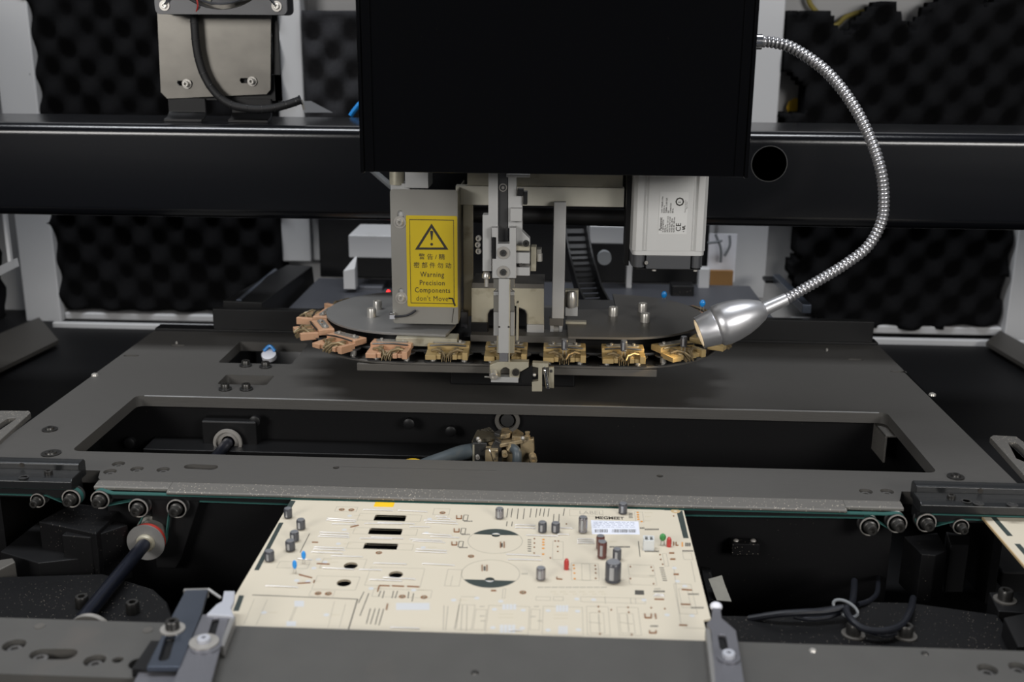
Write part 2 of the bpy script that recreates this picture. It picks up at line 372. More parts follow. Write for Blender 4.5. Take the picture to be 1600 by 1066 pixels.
# yellow wires and scraps on the white wall at upper right
b = B(); b.tube(smooth_path([PY(x, y, 1.845) for x, y in ((1262, -4), (1270, 12), (1300, 40), (1322, 26), (1345, 19), (1365, 17), (1400, 30), (1420, 50))]), .004)
b.obj('glue_strand', m_ybrown, label='yellowish curved strand in the gap above the torn foam', cat='strand')
b = B(); b.lathe([(1e-8, 0), (.012, .001), (.016, .004), (1e-8, .009)], PY(1243, 168, 1.85), (0, -1, 0), 9)
b.obj('glue_patch', m_tape, label='yellow glue patch on the white wall at the torn foam edge', cat='glue')

# ------------------------------------------------------------------ gantry beam
t = thing('gantry_beam', 'long black painted square beam with rounded edges across the machine', 'beam', (-.05, 1.32, .17))
Y0, Y1, z0, z1, r = 1.25, 1.40, .166, .2752, .013
prof = []
for cy, cz, a in ((Y1-r, z1-r, 0), (Y0+r, z1-r, 90), (Y0+r, z0+r, 180), (Y1-r, z0+r, 270)):
    prof += [(cy+r*math.cos(rad(a+7.5*i)), cz+r*math.sin(rad(a+7.5*i))) for i in range(13)]
bm = B().prof(prof, -1.3, 1.2).obj('beam_tube', m_beam, t, ang=25)
h = PY(1202, 256, 1.25)
B().cyl((h.x, 1.20, h.z), (h.x, 1.34, h.z), .0205, n=40).obj('cutter', m_black)
cut = bpy.data.objects['cutter']; md = bm.modifiers.new('hole', 'BOOLEAN'); md.object = cut; md.operation = 'DIFFERENCE'; md.solver = 'EXACT'
bpy.context.view_layer.update()
me = bpy.data.meshes.new_from_object(bm.evaluated_get(bpy.context.evaluated_depsgraph_get())); bm.modifiers.clear(); bm.data = me; bpy.data.objects.remove(cut)
me.shade_smooth(); me.set_sharp_from_angle(angle=rad(25))
B().lathe([(.0205, .001), (.0205, .012), (.0197, .012), (.0197, .001)], (h.x, 1.249, h.z), (0, 1, 0), 40).obj('hole_lining', m_ldark, t)

# ------------------------------------------------------------------ fan + bracket
P = lambda x, y, Y=1.30: PY(x, y, Y)
t = thing('fan_bracket', 'bare steel mounting plate with two screws standing on the beam', 'bracket', (P(335, 165).x, 1.31, .2755))
def pl(px, Y): return [(P(x, y, Y).x, P(x, y, Y).z) for x, y in px]
sheet_obj('plate', [pl([(240, -120), (425, -120), (423, 140), (417, 147), (262, 154), (252, 144)], 1.30)]+[pl([(278, 126), (300, 126), (302, 130), (300, 134), (280, 134), (277, 130)], 1.30), pl([(376, 122), (394, 122), (397, 126), (394, 130), (378, 130), (375, 126)], 1.30)], -.0015, .0015, m_fanpl, t, upright(1.30), .0006)
for x in (292, 394):
    s = place('screw', screw_mesh(.0035, .006, m_screwl, washer=.0056, wm=m_washer), t, P(x, 131 if x < 300 else 127, 1.2975), (PI/2, 0, 0))
for (xa, xb, l) in ((263, 321, 'left'), (362, 424, 'right')):
    a, c = P(xa, 150, 1.306), P(xb, 150, 1.306)
    B().prof([(1.303, .302), (1.306, .302), (1.306, .284), (1.300, .2785), (1.285, .2755), (1.285, .2785), (1.298, .2813), (1.303, .286)], a.x, c.x).obj('foot', m_black, t, .0005)
B().box(P(424, 0, 1.31).x, P(433, 0, 1.31).x, 1.306, 1.312, .30, .46).box(P(300, 0, 1.31).x, P(433, 0, 1.31).x, 1.306, 1.312, .30, .33).obj('backing_plate', m_black, t)
t = thing('cooling_fan', 'grey square cooling fan at the top edge, screwed to the steel plate', 'fan', P(345, 22, 1.27))
c = P(343, -84, 1.27); hw = .0755; zz = c.z
outer = rrect(c.x-hw, c.x+hw, zz-hw+.002, zz+hw, .006)
for Yf in (1.262, 1.290):
    sheet_obj('frame', [outer, circ(c.x, zz, .068, 48)], -.0018, .0018, m_fan, t, upright(Yf), .0006)
b = B()
nn = 48; vs = []; fs = []
for Yv in (1.262, 1.293):
    vs += [(c.x+.0695*math.cos(2*PI*i/nn), Yv, zz+.0695*math.sin(2*PI*i/nn)) for i in range(nn)]+[(c.x+.0675*math.cos(2*PI*i/nn), Yv, zz+.0675*math.sin(2*PI*i/nn)) for i in range(nn)]
for i in range(nn):
    j = (i+1) % nn; fs += [(i, j, 2*nn+j, 2*nn+i), (nn+j, nn+i, 3*nn+i, 3*nn+j)]
b.add(vs, fs).obj('shroud', m_fan, t)
for rr in (.062, .051, .04, .029):
    ring = [(c.x+rr*math.cos(2*PI*i/60), 1.2585, zz+rr*math.sin(2*PI*i/60)) for i in range(61)]
    B().tube(ring, .0013, 8, False).obj('guard_ring', m_chrome, t)
for s in (-1, 1):
    for v in (-1, 1):
        pts = [(c.x+s*.063, 1.2575, zz+v*.063), (c.x+s*.052, 1.2575, zz+v*.050), (c.x+s*.02, 1.2575, zz+v*.02)]
        B().tube(pts, .0013, 8).obj('guard_arm', m_chrome, t)
        place('screw', sc_lit, t, (c.x+s*.064, 1.2600, zz+v*.064), (PI/2, 0, 0))
for k in range(7):
    a = 2*PI*k/7; b = B(); ca, sa = math.cos(a), math.sin(a)
    b.hexa([(c.x+.02*ca, 1.270, zz+.02*sa), (c.x+.065*ca, 1.268, zz+.065*sa), (c.x+.062*math.cos(a+.6), 1.285, zz+.062*math.sin(a+.6)), (c.x+.02*math.cos(a+.5), 1.285, zz+.02*math.sin(a+.5))],
           [(c.x+.02*ca, 1.2715, zz+.02*sa), (c.x+.065*ca, 1.2695, zz+.065*sa), (c.x+.062*math.cos(a+.6), 1.2865, zz+.062*math.sin(a+.6)), (c.x+.02*math.cos(a+.5), 1.2865, zz+.02*math.sin(a+.5))])
    b.obj('blade', m_fan, t)
B().cyl((c.x, 1.264, zz), (c.x, 1.29, zz), .021, n=28).obj('hub', m_fan, t)
B().tube(smooth_path([P(305, -10, 1.256), P(309, 8, 1.257), P(306, 20, 1.262)]), .0009, 8).obj('wire', m_red, t, label='red fan wire')
# spiral wrapped cable
path = smooth_path([P(x, y, Y) for x, y, Y in ((303, 10, 1.290), (304, 40, 1.288), (308, 80, 1.288), (318, 115, 1.288), (335, 143, 1.286), (360, 163, 1.284), (395, 170, 1.283), (425, 169, 1.284), (450, 163, 1.285), (470, 156, 1.287))], 10)
t = thing('wrapped_cable', 'black spiral wrapped cable hanging from the fan down to the beam', 'cable', path[40])
B().tube(path, .0048, 12).obj('cable', m_sleeve, t)
for i in range(8, len(path)-4, 7):
    d = (path[i+1]-path[i]).normalized(); a, b_, c_ = basis(d); ring = [path[i]+(a*math.cos(2*PI*k/16)+b_*math.sin(2*PI*k/16))*.0049+d*.0025*math.cos(2*PI*k/16) for k in range(17)]
    B().tube(ring, .00035, 5, False).obj('wrap_turn', m_ldark, t)
B().cyl(path[-1]-(path[-1]-path[-3])*.4, path[-1]+(path[-1]-path[-3])*.1, .0058, n=14).obj('end_sleeve', m_cable, t)
B().tube([path[-1], P(474, 166, 1.29), P(475, 172, 1.29)], .0016, 8).obj('end_tip', m_screwl, t, label='small bright tip at the cable end')
# white clip behind beam + blue hose glimpse
B().hexa([P(474, 176, 1.45), P(520, 176, 1.45), P(486, 158, 1.45), P(474, 158, 1.45)], [P(474, 176, 1.47), P(520, 176, 1.47), P(486, 158, 1.47), P(474, 158, 1.47)]).obj('clip_block', m_white, label='small white wedge behind the beam beside the cable end', cat='bracket')
B().tube(smooth_path([(P(548, 181, 1.44)), P(556, 170, 1.44), P(566, 160, 1.44), P(590, 150, 1.44)]), .0035, 10).obj('air_hose', m_blue, label='short piece of blue air hose beside the black cover above the beam', cat='hose')

# ------------------------------------------------------------------ head cover
t = thing('head_cover', 'glossy black sheet metal cover box over the insertion head', 'cover', (-.01, 1.0, .2585))
xa, xb, Yc, zb, zt = -.1815, .1660, .98, .2578, .56
B().box(xa+.004, xb-.004, Yc, Yc+.0015, zb, zt).obj('front_panel', m_cover, t, .0005)
B().box(xa, xa+.0035, Yc-.004, 1.235, zb-.001, zt).obj('side_panel', m_cover, t, .0012)
B().box(xb-.0035, xb, Yc-.004, 1.235, zb-.001, zt).obj('side_panel', m_cover, t, .0012)
B().box(xa+.0035, xa+.012, Yc-.002, Yc+.001, zb, zt).obj('edge_flange', m_cover, t, .0006)
B().box(xb-.012, xb-.0035, Yc-.002, Yc+.001, zb, zt).obj('edge_flange', m_cover, t, .0006)
B().box(xa, xb, Yc, 1.235, zt, zt+.002).obj('top_panel', m_cover, t)
p = PY(548, 240, 1.10)
B().cyl((xa-.006, 1.12, .275), (xa, 1.12, .275), .008, n=20).obj('side_screw', m_cover, t)

# ------------------------------------------------------------------ flexible lamp
pp = [(1186, 65, 1.10), (1207, 66, 1.10), (1240, 76, 1.095), (1290, 111, 1.09), (1330, 160, 1.085), (1359, 215, 1.08), (1377, 270, 1.075), (1381, 318, 1.075), (1376, 350, 1.075), (1356, 385, 1.075), (1325, 410, 1.075), (1285, 435, 1.075), (1250, 455, 1.075), (1229, 467, 1.075)]
t = thing('gooseneck_lamp', 'bright metal gooseneck lamp bent down from the black cover to the clamp ring', 'lamp', PY(1186, 65, 1.10))
raw = smooth_path([PY(*q) for q in pp], 40)
L = [0]
for i in range(1, len(raw)): L.append(L[-1]+(raw[i]-raw[i-1]).length)
pitch_ = .0042; step = pitch_/5; n = int(L[-1]/step); path = []; k = 0
for i in range(n+1):
    s = i*step
    while k < len(L)-2 and L[k+1] < s: k += 1
    path.append(raw[k].lerp(raw[k+1], (s-L[k])/max(1e-9, L[k+1]-L[k])))
B().tube(path, lambda i: (.0057, .0057, .0054, .0046, .0052)[i % 5], 16).obj('gooseneck', m_spring, t, ang=60)
B().cyl(PY(1180, 65, 1.10), PY(1190, 65, 1.10), .0075, n=24).obj('fixing_nut', m_chrome, t)
A0, A1 = PY(1229, 467, 1.075), PY(1195, 483, 1.073); ax = (PY(1090, 521, 1.066)-A1).normalized()
B().cyl(A0, A1+ax*.004, .0062, .0072, n=28).obj('neck_tube', m_lampal, t)
Ln = (PY(1092, 520, 1.066)-A1).length; R = .0218
pr = [(.0078, 0), (.0105, .003), (.0150, .012), (.0185, .022), (.0208, .033), (R, .043), (.0213, .050)]
B().lathe(pr+[(.0165, Ln-.0165), (.0167, .0501)][:1], A1, ax, 48).obj('lamp_body', m_lampal, t, ang=50)
pr = [(.0206, .0505), (.0202, .0512), (.0172, Ln-.010), (.0160, Ln), (.0138, Ln), (.0138, Ln-.006)]
pr = [(R-.0004, Ln-.0235), (.0196, Ln-.017), (.0188, Ln-.015)]
B().lathe([(.0184, Ln-.0175), (.0186, Ln-.0165), (.0164, Ln), (.0142, Ln), (.0142, Ln-.008)], A1, ax, 48).obj('nozzle_ring', m_lampal, t, ang=50)
B().lathe([(1e-8, Ln-.004), (.0141, Ln-.004), (.0141, Ln-.006), (1e-8, Ln-.006)], A1, ax, 32).obj('lens', m_lens, t, label='warm glass lens in the lamp nozzle')
sp = bpy.data.lights.new('lamp_bulb', 'SPOT'); sp.energy = .4; sp.color = (1, .74, .38); sp.spot_size = rad(95); sp.spot_blend = .7; sp.shadow_soft_size = .012
so = bpy.data.objects.new('lamp_bulb', sp); COL.objects.link(so); so.location = A1+ax*(Ln+.002)
so.rotation_euler = (ax+Vector((0, 0, -.02))).to_track_quat('-Z', 'Y').to_euler()
# ------------------------------------------------------------------ main machine plate
t = thing('machine_plate', 'large brushed dark metal plate with a long rectangular opening behind the circuit board', 'plate', (-.06, 1.1, 0))
TH = .012
def zz2(px, z=0): return [(PZ(x, y, z).x, PZ(x, y, z).y) for x, y in px]
outer = [(-.398, .862), (.2925, .862), (.3005, .883), (.409, .883), (.409, 1.348), (-.530, 1.348), (-.530, .883), (-.407, .883), (-.4025, .868)]
holes = [rrect(-.4535, .346, .9275, 1.0895, .008),
         rrect(-.4035, -.315, 1.214, 1.305, .004), rrect(-.3795, -.3235, 1.134, 1.169, .004)]
cb = []
for x, y in ((185, 725), (172, 737), (214, 733), (255, 734), (1353, 768), (1386, 768)):
    p = PZ(x, y); cb.append((p.x, p.y)); holes.append(circ(p.x, p.y, .0058, 24))
pa, pb = PZ(297, 729), PZ(331, 730.5); holes.append(slot(pa.x, pa.y, pb.x, pb.y, .0055))
for x, y in ((205, 556), (278, 540), (1337, 562), (1404, 581)):
    p = PZ(x, y); holes.append(slot(p.x-.006, p.y, p.x+.006, p.y, .0035, 6))
for x, y in ((525, 731), (1031, 744)):
    p = PZ(x, y); holes.append(circ(p.x, p.y, .003, 14))
p = PZ(1526, 681); 
sheet_obj('plate', [outer]+holes, -TH, 0, m_plate, t, bevel=.0012)
for i, (x, y) in enumerate(cb): place('sunk_screw', sc_sunk, t, (x, y, -.0048))
place('sunk_screw', sc_sunk, t, (pa.x+.002, pa.y, -.0085))
B().prof([(.8625, -.0001), (.858, -.0006), (.8462, -.0020), (.8455, -.0028), (.8455, -.0046), (.8625, -.0046)], -.334, .245).obj('front_lip', m_rail, t, .0005)
B().prof([(.8625, -.0001), (.858, -.0006), (.8522, -.0014), (.8515, -.0022), (.8515, -.0046), (.8625, -.0046)], -.400, -.334).obj('front_lip', m_rail, t, .0005)
B().prof([(.8625, -.0001), (.858, -.0006), (.8522, -.0014), (.8515, -.0022), (.8515, -.0046), (.8625, -.0046)], .245, .2935).obj('front_lip', m_rail, t, .0005)
# thin painted highlight line, pins, cap screws near the small holes
for x, y in ((384, 572), (415, 574), (352, 609), (385, 609)):
    p = PZ(x, y); place('cap_screw', sc_m5, t, (p.x, p.y, .001))
for x, y in ((144, 587), (1461, 618), (276, 537), (1292, 548)):
    p = PZ(x, y); q = B(); q.lathe([(.004 if x in (144, 1461) else .0015, 0), (.0035 if x in (144, 1461) else .0014, .002), (1e-8, .0035)], (p.x+(.003 if x == 144 else (-.003 if x == 1461 else 0)), p.y, 0), (0, 0, 1), 14)
    q.obj('screw_head', m_screwl, t)
for x, y in ((367, 513),):
    p = PZ(x, y); B().box(p.x-.019, p.x+.019, p.y-.004, p.y+.006, 0, .003).obj('clip', m_rail, t, .0005)
    for xx in (p.x-.019, p.x+.016): B().box(xx, xx+.003, p.y-.004, p.y+.006, .003, .010).obj('clip_ear', m_rail, t)
    place('small_screw', sc_lit, t, (p.x, p.y-.001, .003))
for x, y in ((78, 672), (1493, 746)):
    p = PZ(x, y); B().lathe([(.0075, 0), (.0075, .0012), (.0045, .0012), (.004, .003), (.002, .003), (.002, .001), (1e-8, .001)], (p.x, p.y, 0), (0, 0, 1), 20, (4, 5)).obj('screw_head', m_screw, t)
p = PZ(80, 709); B().lathe([(.009, 0), (.009, .0008), (.0055, .0008), (.005, .002), (.0025, .002), (.0025, .001), (1e-8, .001)], (p.x, p.y, 0), (0, 0, 1), 20, (4, 5)).obj('screw_head', m_screw, t)
B().prof([(1.0885, -.0001), (1.0892, -.0011), (1.0902, -.0001), (1.0902, .00008), (1.0895, .00008)], -.445, .338).obj('edge_highlight', m_alu, t, label='bright highlight strip along the rear edge of the opening')  # bright metal strip stands in for the highlight on the rear chamfer
# support webs below the plate
for n_, x0, x1, y0, y1 in (('web', -.395, .29, .864, .872), ('web', -.50, .38, 1.10, 1.112), ('web', -.52, -.512, .9, 1.34), ('web', .392, .40, .9, 1.34)):
    B().box(x0, x1, y0, y1, -.16, -.0121).obj('support_web', m_pit, t)

# blue and white ring glimpsed through the rear window of the plate
p = PZ(421, 559, -.012)
B().lathe([(.005, 0), (.009, 0), (.009, .006), (.005, .006)], p, (0, -.5, 1), 20).obj('plastic_ring', m_paper, label='small white plastic ring seen in the rear left plate window', cat='ring')
B().tube(smooth_path([p+Vector((-.007, .002, .008)), p+Vector((0, .004, .014)), p+Vector((.007, .002, .008))]), .002, 8).obj('tube_piece', m_blue, label='short dark blue tube in the rear left plate window', cat='hose')

# rear rail and rear bed
t = thing('rear_rail', 'black steel rail standing on the rear edge of the brushed plate', 'rail', (0, 1.36, 0))
a, c = PZ(338, 515, 0), PZ(1364, 545, 0)
B().box(-.452, .402, 1.352, 1.366, 0, .030).obj('rail_bar', m_black, t, .001)
B().box(-.530, .409, 1.350, 1.372, -.01, .003).obj('rail_base', m_black, t, .001)
b = B().box(-.385, .30, 1.374, 1.68, -.02, .0); b.obj('rear_bed', m_bluegrey, None, .001, label='blue-grey rear bed plate seen behind the clamp ring', cat='plate')
# slanted rails running back
def brail(x0, x1, z0, z1, y0, y1, name='guide_bar', m=m_black): return B().box(x0, x1, y0, y1, z0, z1)
t = thing('rear_guide', 'black box rail running backwards at the left behind the rear rail', 'rail', (-.40, 1.5, .03))
B().hexa([PY(348, 500, 1.374), PY(410, 502, 1.374), PY(410, 473, 1.374), PY(348, 470, 1.374)], [PY(446, 462, 1.70), PY(494, 462, 1.70), PY(488, 416, 1.70), PY(448, 414, 1.70)]).obj('rail_body', m_black, t, .001)
p0, p1 = PY(373, 472, 1.38), PY(430, 424, 1.66)
B().tube([p0, p1], .0045, 8).obj('guide_rod', m_fing, t, label='bluish steel rod')
t = thing('support_strut', 'bluish flat arm running backwards behind the lamp neck', 'arm', PZ(1260, 490, 0))
p0, p1 = PY(1260, 490, 1.40), PY(1212, 440, 1.72)
B().hexa([p0+Vector(v) for v in ((-.006, 0, 0), (.006, 0, 0), (.006, 0, .012), (-.006, 0, .012))], [p1+Vector(v) for v in ((-.006, 0, 0), (.006, 0, 0), (.006, 0, .012), (-.006, 0, .012))]).obj('arm', m_fing, t, .001)
p = PY(1207, 455, 1.70); B().box(p.x-.012, p.x+.012, 1.70, 1.73, 0, p.z+.018).obj('arm_block', m_black, t, .001)

# things behind, seen under the beam
def rbox(name, px0, px1, py0, py1, Y, d, m, label, cat, bevel=.002):
    a, c = PY(px0, py1, Y), PY(px1, py0, Y)
    return B().box(a.x, c.x, Y, Y+d, a.z, c.z).obj(name, m, None, bevel, label=label, cat=cat)
B().box(PY(500, 400, 1.78).x, PY(1106, 400, 1.78).x, 1.775, 1.80, -.02, .16).obj('black_backboard', m_black, None, .002, label='flat black rear panel filling the gap under the beam', cat='panel')
rbox('rear_housing', 545, 700, 370, 403, 1.60, .10, m_white, 'light grey horizontal housing behind the yellow warning sticker box', 'housing')
a, c = PY(537, 452, 1.58), PY(554, 405, 1.58)
B().hexa([(a.x, 1.58, a.z), (c.x, 1.58, a.z), (c.x, 1.58, a.z+.032), (a.x, 1.58, a.z+.028)], [(a.x, 1.60, a.z), (c.x, 1.60, a.z), (c.x, 1.60, c.z), (c.x-.003, 1.60, c.z)]).obj('rear_post', m_white, None, .0008, label='small white post with slanted top behind the left disk', cat='post')
rbox('cream_housing', 921, 984, 354, 381, 1.62, .08, m_white, 'cream horizontal housing glimpsed left of the servo motor', 'housing')
o = bpy.data.objects['cream_housing']; a = PY(990, 380, 1.64); B().box(a.x-.008, a.x, 1.65, 1.68, .0, a.z+.01).obj('support', m_white, o)
rbox('paper_sheet', 1104, 1152, 366, 440, 1.76, .002, m_paper, 'white sheet behind the right side of the servo motor', 'sheet', 0)
rbox('brown_board', 1108, 1146, 424, 455, 1.74, .01, m_wood, 'brown board piece below the white sheet right of the motor', 'board', 0)
rbox('grey_post', 1090, 1110, 420, 464, 1.66, .02, m_white, 'short light grey post right below the servo motor', 'post')
rbox('dark_block', 1048, 1085, 447, 470, 1.60, .03, m_blackd, 'dark dusty block on the rear bed below the motor', 'block')
rbox('grey_block', 560, 598, 448, 462, 1.60, .05, m_bluegrey, 'flat grey block on the rear bed beside the small white post', 'block')
for x0, y0, x1, y1 in ((1106, 380, 1128, 376), (1118, 366, 1126, 410), (1140, 368, 1132, 400)):
    B().tube(smooth_path([PY(x0, y0, 1.75), PY((x0+x1)/2+4, (y0+y1)/2, 1.748), PY(x1, y1, 1.75)]), .0022, 8).obj('loose_wire', m_tie, label='thin grey wire crossing the white sheet '+('horizontally' if x0 == 1106 else 'downwards at its '+('middle' if x0 == 1118 else 'right')), cat='wire')
# cable chain
t = thing('cable_chain', 'black linked cable chain curving down behind the head right of the centre', 'cable chain', PY(905, 400, 1.45))
path = smooth_path([PY(x, y, Y) for x, y, Y in ((898, 350, 1.50), (903, 385, 1.47), (908, 410, 1.45), (915, 435, 1.42), (922, 458, 1.39), (932, 478, 1.36))], 3)
for i in range(len(path)-1):
    c_ = (path[i]+path[i+1])/2; d = (path[i+1]-path[i]); l = d.length
    M = Matrix.Translation(c_) @ d.to_track_quat('Z', 'Y').to_matrix().to_4x4()
    B().box(-.017, -.014, -.009, .009, -l*.55, l*.55, M).box(.014, .017, -.009, .009, -l*.55, l*.55, M).box(-.014, .014, -.009, -.007, -l*.32, l*.32, M).obj('chain_link', m_black, t, .0008)
c_ = PY(944, 401, 1.46)
B().lathe([(.0055, 0), (.0095, 0), (.0095, .012), (.0055, .012)], c_, (0, -1, 0), 24).obj('guide_wheel', m_tie, t)

# ------------------------------------------------------------------ feed rails left and right
def feed_rail(label, x0, x1, sgn, screws):
    t = thing('feed_rail', label, 'rail', ((x0+x1)/2, .85, 0), 'short conveyor rails either side')
    e = x1 if sgn < 0 else x0; o = x0 if sgn < 0 else x1
    z1_, z2_ = .0085, .0145
    B().prof([(.8415, z1_-.0025), (.8445, z1_), (.8625, z1_), (.8625, -.001), (.8415, -.001)], o, e).obj('rail_step', m_anod, t, .0006)
    B().prof([(.8625, -.001), (.8625, z2_-.001), (.864, z2_), (.8735, z2_), (.876, z2_-.002), (.876, -.001)], o, e+sgn*.002).obj('rail_flange', m_anod, t, .0006)
    B().prof([(.8475, -.0115), (.8475, -.001), (.8625, -.001), (.8625, -.0115)], o, e).obj('belt_guide', m_black, t, .0004)
    for x, y, kind in screws:
        p = PZ(x, y, z1_)
        if kind: place('cap_screw', sc_m4, t, (p.x, p.y, z1_))
        else: B().lathe([(.0045, 0), (.0045, .0003), (.003, .0003), (.0028, -.001), (1e-8, -.001)], (p.x, p.y, z1_), (0, 0, 1), 16).obj('plug', m_ldark, t)
    return t
tl = feed_rail('black anodised rail block at the left photo edge above the green belt end', -.60, -.4145, -1, [(76, 741, 1), (37, 746, 0)])
tr = feed_rail('black anodised rail block at the right photo edge above the second board', .3035, .52, 1, [(1486, 779, 1), (1510, 783, 0), (1529, 787, 0), (1582, 789, 0)])
for x, y, T in ((34, 727, tl), (1532, 767, tr)):
    p = PY(x, y, .8624); B().cyl((p.x, .8620, p.z), (p.x, .8626, p.z), .0022, n=16).obj('pin_hole', m_ink, T)

# pulleys and belts
def pulley(T, px, py, r=.0084, boss=.0045):
    c_ = PY(px, py, .842); c_ = (c_.x, .8435, c_.z)
    o = B().lathe([(r, 0), (r, .0012), (r*.86, .0018), (r*.86, .0075), (r, .008), (r, .0095)], (c_[0], .8445, c_[2]), (0, 1, 0), 32).obj('pulley', m_ldark, T)
    B().lathe([(r*.98, 0), (r*.98, -.0006), (r*.86, -.0006), (r*.86, 0)], (c_[0], .8445, c_[2]), (0, 1, 0), 32).obj('pulley_rim', m_washer, o)
    B().lathe([(boss*1.25, 0), (boss*1.2, .0025), (boss, .003), (boss*.96, .0085), (boss*.85, .009), (boss*.55, .009), (boss*.55, .006), (1e-8, .006)], (c_[0], .8445, c_[2]), (0, -1, 0), 24, (5, 6)).obj('bolt', m_screw, o)
    return c_
def belt(T, pts, wd=.005, y0=.8458, th=.0009, closed=False, name='belt'):   # flat band through (x,z) points
    b = B(); n = len(pts); vs = []; fs = []
    for i, (x, z) in enumerate(pts):
        a_ = pts[i-1] if i or closed else pts[i]; c_ = pts[(i+1) % n] if i < n-1 or closed else pts[i]
        dx, dz = c_[0]-a_[0], c_[1]-a_[1]; l = math.hypot(dx, dz) or 1; nx, nz = -dz/l*th, dx/l*th
        vs += [(x, y0, z), (x, y0+wd, z), (x+nx, y0+wd, z+nz), (x+nx, y0, z+nz)]
    m_ = n if closed else n-1
    for i in range(m_):
        j = (i+1) % n
        for k in range(4): fs.append((i*4+k, i*4+(k+1) % 4, j*4+(k+1) % 4, j*4+k))
    b.add(vs, fs); return b.obj(name, m_teal, T)
def arc(cx, cz, r, a0, a1, n=12): return [(cx+r*math.cos(rad(a0+(a1-a0)*i/n)), cz+r*math.sin(rad(a0+(a1-a0)*i/n))) for i in range(n+1)]
T = thing('belt_drive', 'long green conveyor belt with pulleys under the front edge of the brushed plate', 'conveyor belt', (-.06, .846, -.015))
P1, P2, P3 = pulley(T, 154.5, 783), pulley(T, 214.5, 796, .0088), pulley(T, 274.5, 797, .0088)
Q1, Q2 = pulley(T, 1360, 825, .0084), pulley(T, 1403, 820.5, .0084)
RX, RZ = -.352, -.046           # drive roller axis
r_ = .0074
belt(T, [(P3[0], P3[2]+r_)]+arc(P3[0], P3[2], r_, 90, 180, 8)+arc(RX, RZ, .0135, 5, -185, 20)+[(P2[0]+.004, P2[2]-.006)]+arc(P2[0], P2[2], r_, 0, 90, 8)+[(P1[0]+.006, P1[2]-r_*.75)]+arc(P1[0], P1[2], r_, -60, -270, 16)
     + [(P1[0]+.01, -.0062), (Q2[0]-.01, -.0062), (Q2[0], Q2[2]+r_)]+arc(Q2[0], Q2[2], r_, 90, -120, 16)+[(Q1[0]+.005, Q1[2]+.0055)]+arc(Q1[0], Q1[2], r_, 40, 90, 6)+[(0, -.0125), (P3[0]+.02, P3[2]+r_-.0004)])
B().box(-.385, .26, .8475, .8625, -.0108, -.0065).obj('belt_guide', m_black, T, .0004)
pulley(tl, 57, 784, .0066, .0036); p = pulley(tl, 109.5, 781, .0084)
belt(tl, [(-.60, p[2]+.0074)]+arc(p[0], p[2], .0074, 90, -120, 16)+[(p[0]-.012, p[2]-.003), (-.44, -.0085), (-.60, -.0085)])
p = pulley(tr, 1449, 819, .0084); pulley(tr, 1503, 825, .0068, .0036)
belt(tr, [(.52, p[2]+.0074)]+arc(p[0], p[2], .0074, 90, 300, 16)+[(p[0]+.012, p[2]-.003), (.3407, -.0085), (.52, -.0085)])
# drive roller and shaft
T = thing('drive_shaft', 'dark blue shaft with a metal roller and red ring left of the circuit board', 'drive shaft', (RX, .84, RZ))
B().cyl((RX, .60, RZ), (RX, 1.10, RZ), .0058, n=24).obj('shaft', m_shaft, T)
B().lathe([(.0165, 0), (.0165, .0012), (.0158, .0018)], (RX, .836, RZ), (0, 1, 0), 40).obj('front_disc', m_disk, T)
B().lathe([(.0072, 0), (.0082, .003), (.0082, .006)], (RX, .832, RZ), (0, 1, 0), 28).obj('collar', m_cream, T)
B().cyl((RX, .8378, RZ), (RX, .843, RZ), .0152, n=36).obj('red_ring', m_redring, T)
B().lathe([(.0135, 0), (.0135, .012), (.0160, .0122), (.0160, .016)], (RX, .843, RZ), (0, 1, 0), 36).obj('roller', m_steel, T)
B().lathe([(.0155, 0), (.0155, .003), (.0125, .0032), (.0122, -.001), (.0072, -.001), (.0072, 0)], (RX, 1.075, RZ), (0, -1, 0), 36).obj('rear_flange', m_washer, T)
B().lathe([(.0190, 0), (.0190, .012)], (RX+.028, .644, RZ+.038), (0, 1, 0), 36).obj('front_roller', m_washer, T) if False else None
B().box(RX-.030, RX+.030, 1.080, 1.10, RZ-.035, RZ+.022).obj('bearing_block', m_black, T, .002)
p = PY(132, 963, .655); B().lathe([(.016, 0), (.016, .004), (.014, .0045)], (RX+.03, .655, p.z-.016), (0, 1, 0), 40).obj('front_roller', m_washer, T)

# side plates with slots at left and right
for label, sx, px0 in (('flat dark bracket with a slot at the left photo edge beside the plate', -1, 0), ('flat dark bracket with a slot at the right photo edge beside the plate', 1, 0)):
    z = .004
    if sx < 0: pts = zz2([(-70, 690), (-20, 642), (0, 641.5), (46, 642), (48, 645), (0, 688), (-40, 728), (-140, 728)], z); sl = slot(*zz2([(17, 655)], z)[0], *zz2([(-50, 700)], z)[0], .0045)
    else: pts = zz2([(1547, 683), (1552, 680), (1588, 682), (1620, 706), (1700, 790), (1670, 790), (1600, 742)], z)[::-1]; sl = slot(*zz2([(1583, 693)], z)[0], *zz2([(1660, 765)], z)[0], .004)
    sheet_obj('slotted_bracket', [pts, sl], z-.006, z, m_frail if 0 else m_rail, None, bevel=.0008, label=label, cat='bracket', group='slotted brackets outside the plate')

